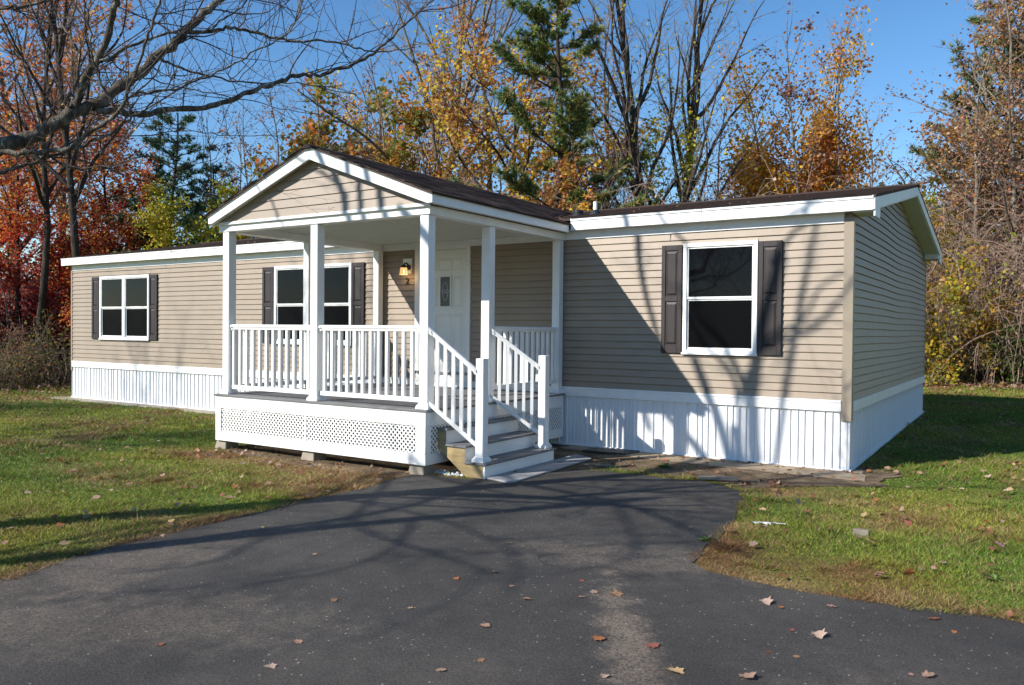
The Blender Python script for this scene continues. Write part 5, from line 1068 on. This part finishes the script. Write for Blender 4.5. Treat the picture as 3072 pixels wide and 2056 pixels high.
# thatch under the blades follows the same green and straw areas
lw = bpy.data.objects['lawn'].data; nv = len(lw.vertices); co = np.zeros(nv*3, np.float32); lw.vertices.foreach_get('co', co); co = co.reshape(-1, 3)
# (colour attribute on the lawn sheet)
s, m_ = lawn_colour(co[:, 0], co[:, 1]); c = mixc(mixc(np.repeat(G1[None]*.8, nv, 0), MS*.7, m_), ST_*.55, np.clip(s*.8+.12, 0, 1))
at = lw.color_attributes.new('Col', 'FLOAT_COLOR', 'POINT'); at.data.foreach_set('color', np.hstack([c, np.ones((nv, 1))]).astype(np.float32).ravel())
t = M['lawn'].node_tree; b = t.nodes['Principled BSDF']; a = N(t, 'ShaderNodeVertexColor'); a.layer_name = 'Col'; nz = noise(t, 26, 6, .75); rr = ramp(t, nz.outputs['Fac'], [(.3, (.45, .45, .45)), (.7, (1.5, 1.4, 1.3))])
mx = N(t, 'ShaderNodeMixRGB', blend_type='MULTIPLY'); mx.inputs[0].default_value = 1; t.links.new(a.outputs[0], mx.inputs[1]); t.links.new(rr.outputs[0], mx.inputs[2]); t.links.new(mx.outputs[0], b.inputs['Base Color'])
# forest floor sheets beyond the lawn
def floor_sheet(name, P): 
    bm = bmesh.new(); f = bm.faces.new([bm.verts.new((x, y, float(gz(x, y))+.03)) for x, y in P]); bmesh.ops.triangulate(bm, faces=[f]); me = bpy.data.meshes.new(name); bm.to_mesh(me); bm.free(); me.materials.append(M['forest']); tag(link(name, me), kind='structure')
# ------------------------------------------------------------------ fallen leaves
OUT = [(0, .92), (.28, .66), (.45, .74), (.78, .88), (.98, .62), (1.2, .66), (1.6, .80), (1.95, .55), (2.5, .58), (2.9, .30)]
def leaf_geo(R_, size, curl):
    pts = [(math.sin(a)*r, math.cos(a)*r) for a, r in OUT]; pts = pts+[(-x, y) for x, y in pts[::-1][:-1]]; pts = [(x*(1+R_.normal(0, .06)), y*(1+R_.normal(0, .06))) for x, y in pts]
    k1, k2 = R_.normal(0, curl), R_.normal(0, curl); th = R_.random()*6.28; c0, s0 = math.cos(th), math.sin(th)
    z = lambda x, y: abs(k1)*(x*c0+y*s0)**2*.9+k2*.3*(y*c0-x*s0)+.12
    V = [(0, -.05, z(0, 0)-.05)]+[(x, y, z(x, y)+R_.normal(0, .04)) for x, y in pts]; n = len(pts)
    mn = min(v[2] for v in V); V = [(x, y, q-mn) for x, y, q in V]
    F = [(0, 1+i, 1+(i+1) % n) for i in range(n)]
    b0 = len(V); V += [(-.03, -.3, V[0][2]), (.03, -.3, V[0][2]), (.05, -1.15, .05), (.02, -1.15, .05)]; F += [(b0, b0+1, b0+2), (b0, b0+2, b0+3)]
    return np.array(V)*size*.5, np.array(F)
LC = [(.33, .20, .13), (.35, .225, .165), (.34, .13, .05), (.24, .14, .08), (.38, .27, .21), (.22, .09, .05), (.40, .27, .14), (.38, .22, .18), (.26, .09, .06)]
lR = np.random.default_rng(91); LM = []
for i in range(18):
    V, F = leaf_geo(lR, 1.0, .32); c = np.array(LC[i % 9])*lR.uniform(.8, 1.15); cc = np.clip(c[None]*(1+lR.normal(0, .09, (len(V), 1))), .01, .9); LM.append(np_mesh('leaf', V, F, M['litter'], cc))
PXL = [(-1.29, -8.08), (-0.54, -7.63), (-1.75, -7.16), (-1.26, -7.0), (-0.71, -6.99), (-0.45, -7.41), (-0.76, -6.45), (-0.98, -6.28), (-1.39, -6.37), (-1.26, -6.07), (-1.6, -5.35), (-0.46, -6.07), (-0.49, -6.21), (-0.33, -6.04), (-0.65, -5.9), (-0.07, -6.79), (0.22, -6.72), (0.45, -6.96), (0.78, -6.84), (0.95, -6.06), (0.81, -6.04), (0.54, -5.66), (0.65, -5.68), (0.91, -5.48), (1.48, -5.36), (1.6, -5.54), (0.78, -6.45), (0.92, -6.42), (1.55, -6.3), (1.47, -6.33), (0.18, -7.23), (-3.64, -6.14), (-3.5, -6.83), (-2.64, -6.48), (-1.42, -7.77), (-2.0, -8.22), (-2.55, -4.21), (-3.56, -4.32), (-3.24, -4.91), (-3.73, -3.44), (-3.0, -3.72), (-2.27, -4.46), (-2.83, -3.24), (-1.36, -1.97), (-1.16, -2.67), (-0.58, -4.0), (-0.5, -2.93), (-4.12, -6.21), (-4.07, -5.57), (-4.07, -6.82)]
SPEC = {0: (4, .085, 'pale tan leaf lying on the asphalt near the bottom edge, left of centre'), 1: (1, .08, 'pinkish leaf cut close to the bottom edge of the picture on asphalt'), 4: (0, .085, 'pale curled leaf on asphalt below the centre of the drive'), 11: (1, .10, 'broad pale leaf in the middle of the lower driveway'),
        13: (3, .13, 'brown ragged maple leaf in the middle of the lower driveway'), 15: (2, .11, 'orange brown leaf lying on the lower driveway'), 16: (8, .11, 'two-tone red and pink leaf on the lower driveway'), 17: (6, .12, 'orange and crimson leaf beside the sandy streak near the bottom edge'),
        18: (1, .12, 'large pale pink maple leaf near the bottom right of the asphalt'), 19: (4, .12, 'pale pointed leaf on the right branch of the drive'), 21: (4, .12, 'pale maple leaf with a long stem on the right branch of the drive'), 22: (2, .07, 'small orange leaf right beside the pale long stemmed leaf'),
        23: (7, .09, 'pink leaf on asphalt just below the right lawn edge'), 24: (5, .10, 'dark reddish brown leaf far right on the asphalt'), 28: (1, .10, 'pale leaf at the lower right corner of the asphalt'), 6: (0, .08, 'rosy tan leaf left of the broad pale one on the drive')}
GL = 'fallen leaves on the driveway'
for i, (x, y) in enumerate(PXL):
    k, s_, lab = SPEC.get(i, (lR.integers(0, 9), lR.uniform(.045, .075), 'small dry curled leaf scattered on the dark asphalt'))
    o = link('fallen_leaf', LM[(k+(9 if i % 2 else 0)) % 18], None, (x, y, .014), (lR.normal(0, .07), lR.normal(0, .07), lR.uniform(0, 6.28))); o.scale = (s_*1.0,)*3; tag(o, lab, 'leaf', GL)
def off_lawn(x, y): return (inside(x, y, DP)) | ((x > XL) & (x < .1) & (y > -.1) & (y < W+.1)) | ((x > PX0) & (x < -3.3) & (y > PY0) & (y < 0))
cnt = 0
while cnt < 230:
    x, y = (lR.uniform(-.6, 4.5), lR.uniform(-5.2, 1.5)) if lR.random() < .72 else (lR.uniform(-8.5, -4.2), lR.uniform(-7.5, -3.6))
    if off_lawn(np.array([x]), np.array([y]))[0]: continue
    right = x > -2
    o = link('fallen_leaf', LM[lR.integers(0, 18)], None, (x, y, float(gz(x, y))+.045), (lR.normal(0, .35), lR.normal(0, .35), lR.uniform(0, 6.28))); o.scale = (lR.uniform(.06, .115),)*3
    tag(o, 'dry leaf lying in the grass right of the driveway' if right else 'dry leaf lying in the grass between porch and left lawn', 'leaf', 'fallen leaves in the right lawn' if right else 'fallen leaves in the left lawn'); cnt += 1
def litter(name, X, Y, Z, smin, smax, label, R_=lR, tilt=.5):
    n = len(X); Vs = []; Fs = []; Cs = []; k = 0; base = [leaf_geo(R_, 1, .6) for _ in range(10)]
    for i in range(n):
        V, F = base[i % 10]; s_ = R_.uniform(smin, smax); a = R_.uniform(0, 6.28); rx = R_.normal(0, tilt); Rm = np.array(Matrix.Rotation(a, 3, 'Z') @ Matrix.Rotation(rx, 3, 'X'))
        Vs.append(V[:-4]@Rm.T*s_+[X[i], Y[i], Z[i]]); f = F[:-2]; Fs.append(f+k); k += len(V)-4; Cs.append(np.repeat((np.array(LC[R_.integers(0, 9)])*R_.uniform(.55, 1.05))[None], len(V)-4, 0))
    return tag(link(name, np_mesh(name, np.vstack(Vs), np.vstack(Fs), M['litter'], np.vstack(Cs))), label, 'leaf litter', kind='stuff')
n = 2200; a = lR.uniform(-1.3, .1, n); r = np.sqrt(lR.uniform(36, 30**2, n)); X = CAM[0]+r*np.sin(a); Y = CAM[1]+r*np.cos(a); k = ~off_lawn(X, Y); X, Y = X[k], Y[k]
litter('lawn_leaves', X, Y, gz(X, Y)+.03, .05, .10, 'small dry leaves strewn over the farther lawn')
n = 2600; X = np.r_[lR.uniform(-3, 12, n), lR.uniform(-30, -19, n//2), lR.uniform(-3, 12, n//3)]; Y = np.r_[lR.normal(15.3, .7, n), lR.uniform(-2, 4, n//2), lR.uniform(15, 19, n//3)]
litter('woods_edge_litter', X, Y, gz(X, Y)+lR.uniform(.0, .10, len(X)), .08, .15, 'band of fallen brown leaves along the edge of the woods')
# leaves gathered against the skirting, on the soil and under the porch edge
X = np.r_[lR.uniform(-2.5, .2, 60), lR.uniform(.05, .35, 120), lR.uniform(-3.3, -.5, 60), lR.normal(-.75, .18, 22), lR.uniform(-8, -4.3, 90), lR.uniform(-7.8, -4.4, 40)]
Y = np.r_[lR.uniform(-.25, -.06, 60), lR.uniform(.1, 7, 120), lR.uniform(-1.5, -.5, 60), lR.normal(-1.62, .09, 22), lR.uniform(-3.9, -3.3, 90), lR.uniform(-3.2, -2.0, 40)]
litter('soil_leaves', X, Y, np.maximum(gz(X, Y), .0)+.012, .035, .085, 'dry leaves gathered along the skirting and the bare soil')
X = np.r_[lR.uniform(-4.1, 0, 14), lR.normal(-4.35, .12, 12), lR.uniform(-17, -9, 16)]; Y = np.r_[lR.uniform(0, 3, 14), lR.normal(.15, .15, 12), lR.uniform(0, 3, 16)]
litter('roof_leaves', X, Y, 3.43+SL*(Y+OV)+np.array([tiltz(x) for x in X])+.012, .05, .09, 'dry leaves caught on the shingle roof')
# a few broad-leaved weeds
def weed(x, y, n, s_, label):
    wR = np.random.default_rng(int(abs(x*100))); mb = MB(); z = float(gz(x, y))
    for i in range(n):
        a = wR.uniform(0, 6.28); L = s_*wR.uniform(.6, 1.2); e = wR.uniform(.3, 1.1); d = np.array([math.cos(a)*math.cos(e), math.sin(a)*math.cos(e), math.sin(e)]); q = np.array([-math.sin(a), math.cos(a), 0])*L*.16; p = np.array([x, y, z])
        mb.v += [tuple(p), tuple(p+d*L*.5+q), tuple(p+d*L+[0, 0, -.25*L]), tuple(p+d*L*.5-q)]; k = len(mb.v)-4; mb.f += [(k, k+1, k+2, k+3)]
    return tag(mb.build('weed', M['weed']), label, 'weed')
M['weed'] = simple('weed_leaf', (.10, .17, .03), .5, .3, 20)
weed(-2.02, -1.06, 26, .13, 'tuft of green grass growing out of the bare soil'); weed(-.30, -4.35, 24, .09, 'dark green dandelion clump at the driveway edge'); weed(1.75, -4.2, 18, .07, 'clump of broad green weed leaves near the right edge'); weed(-2.75, -1.3, 12, .09, 'tiny weed beside the landing slab')
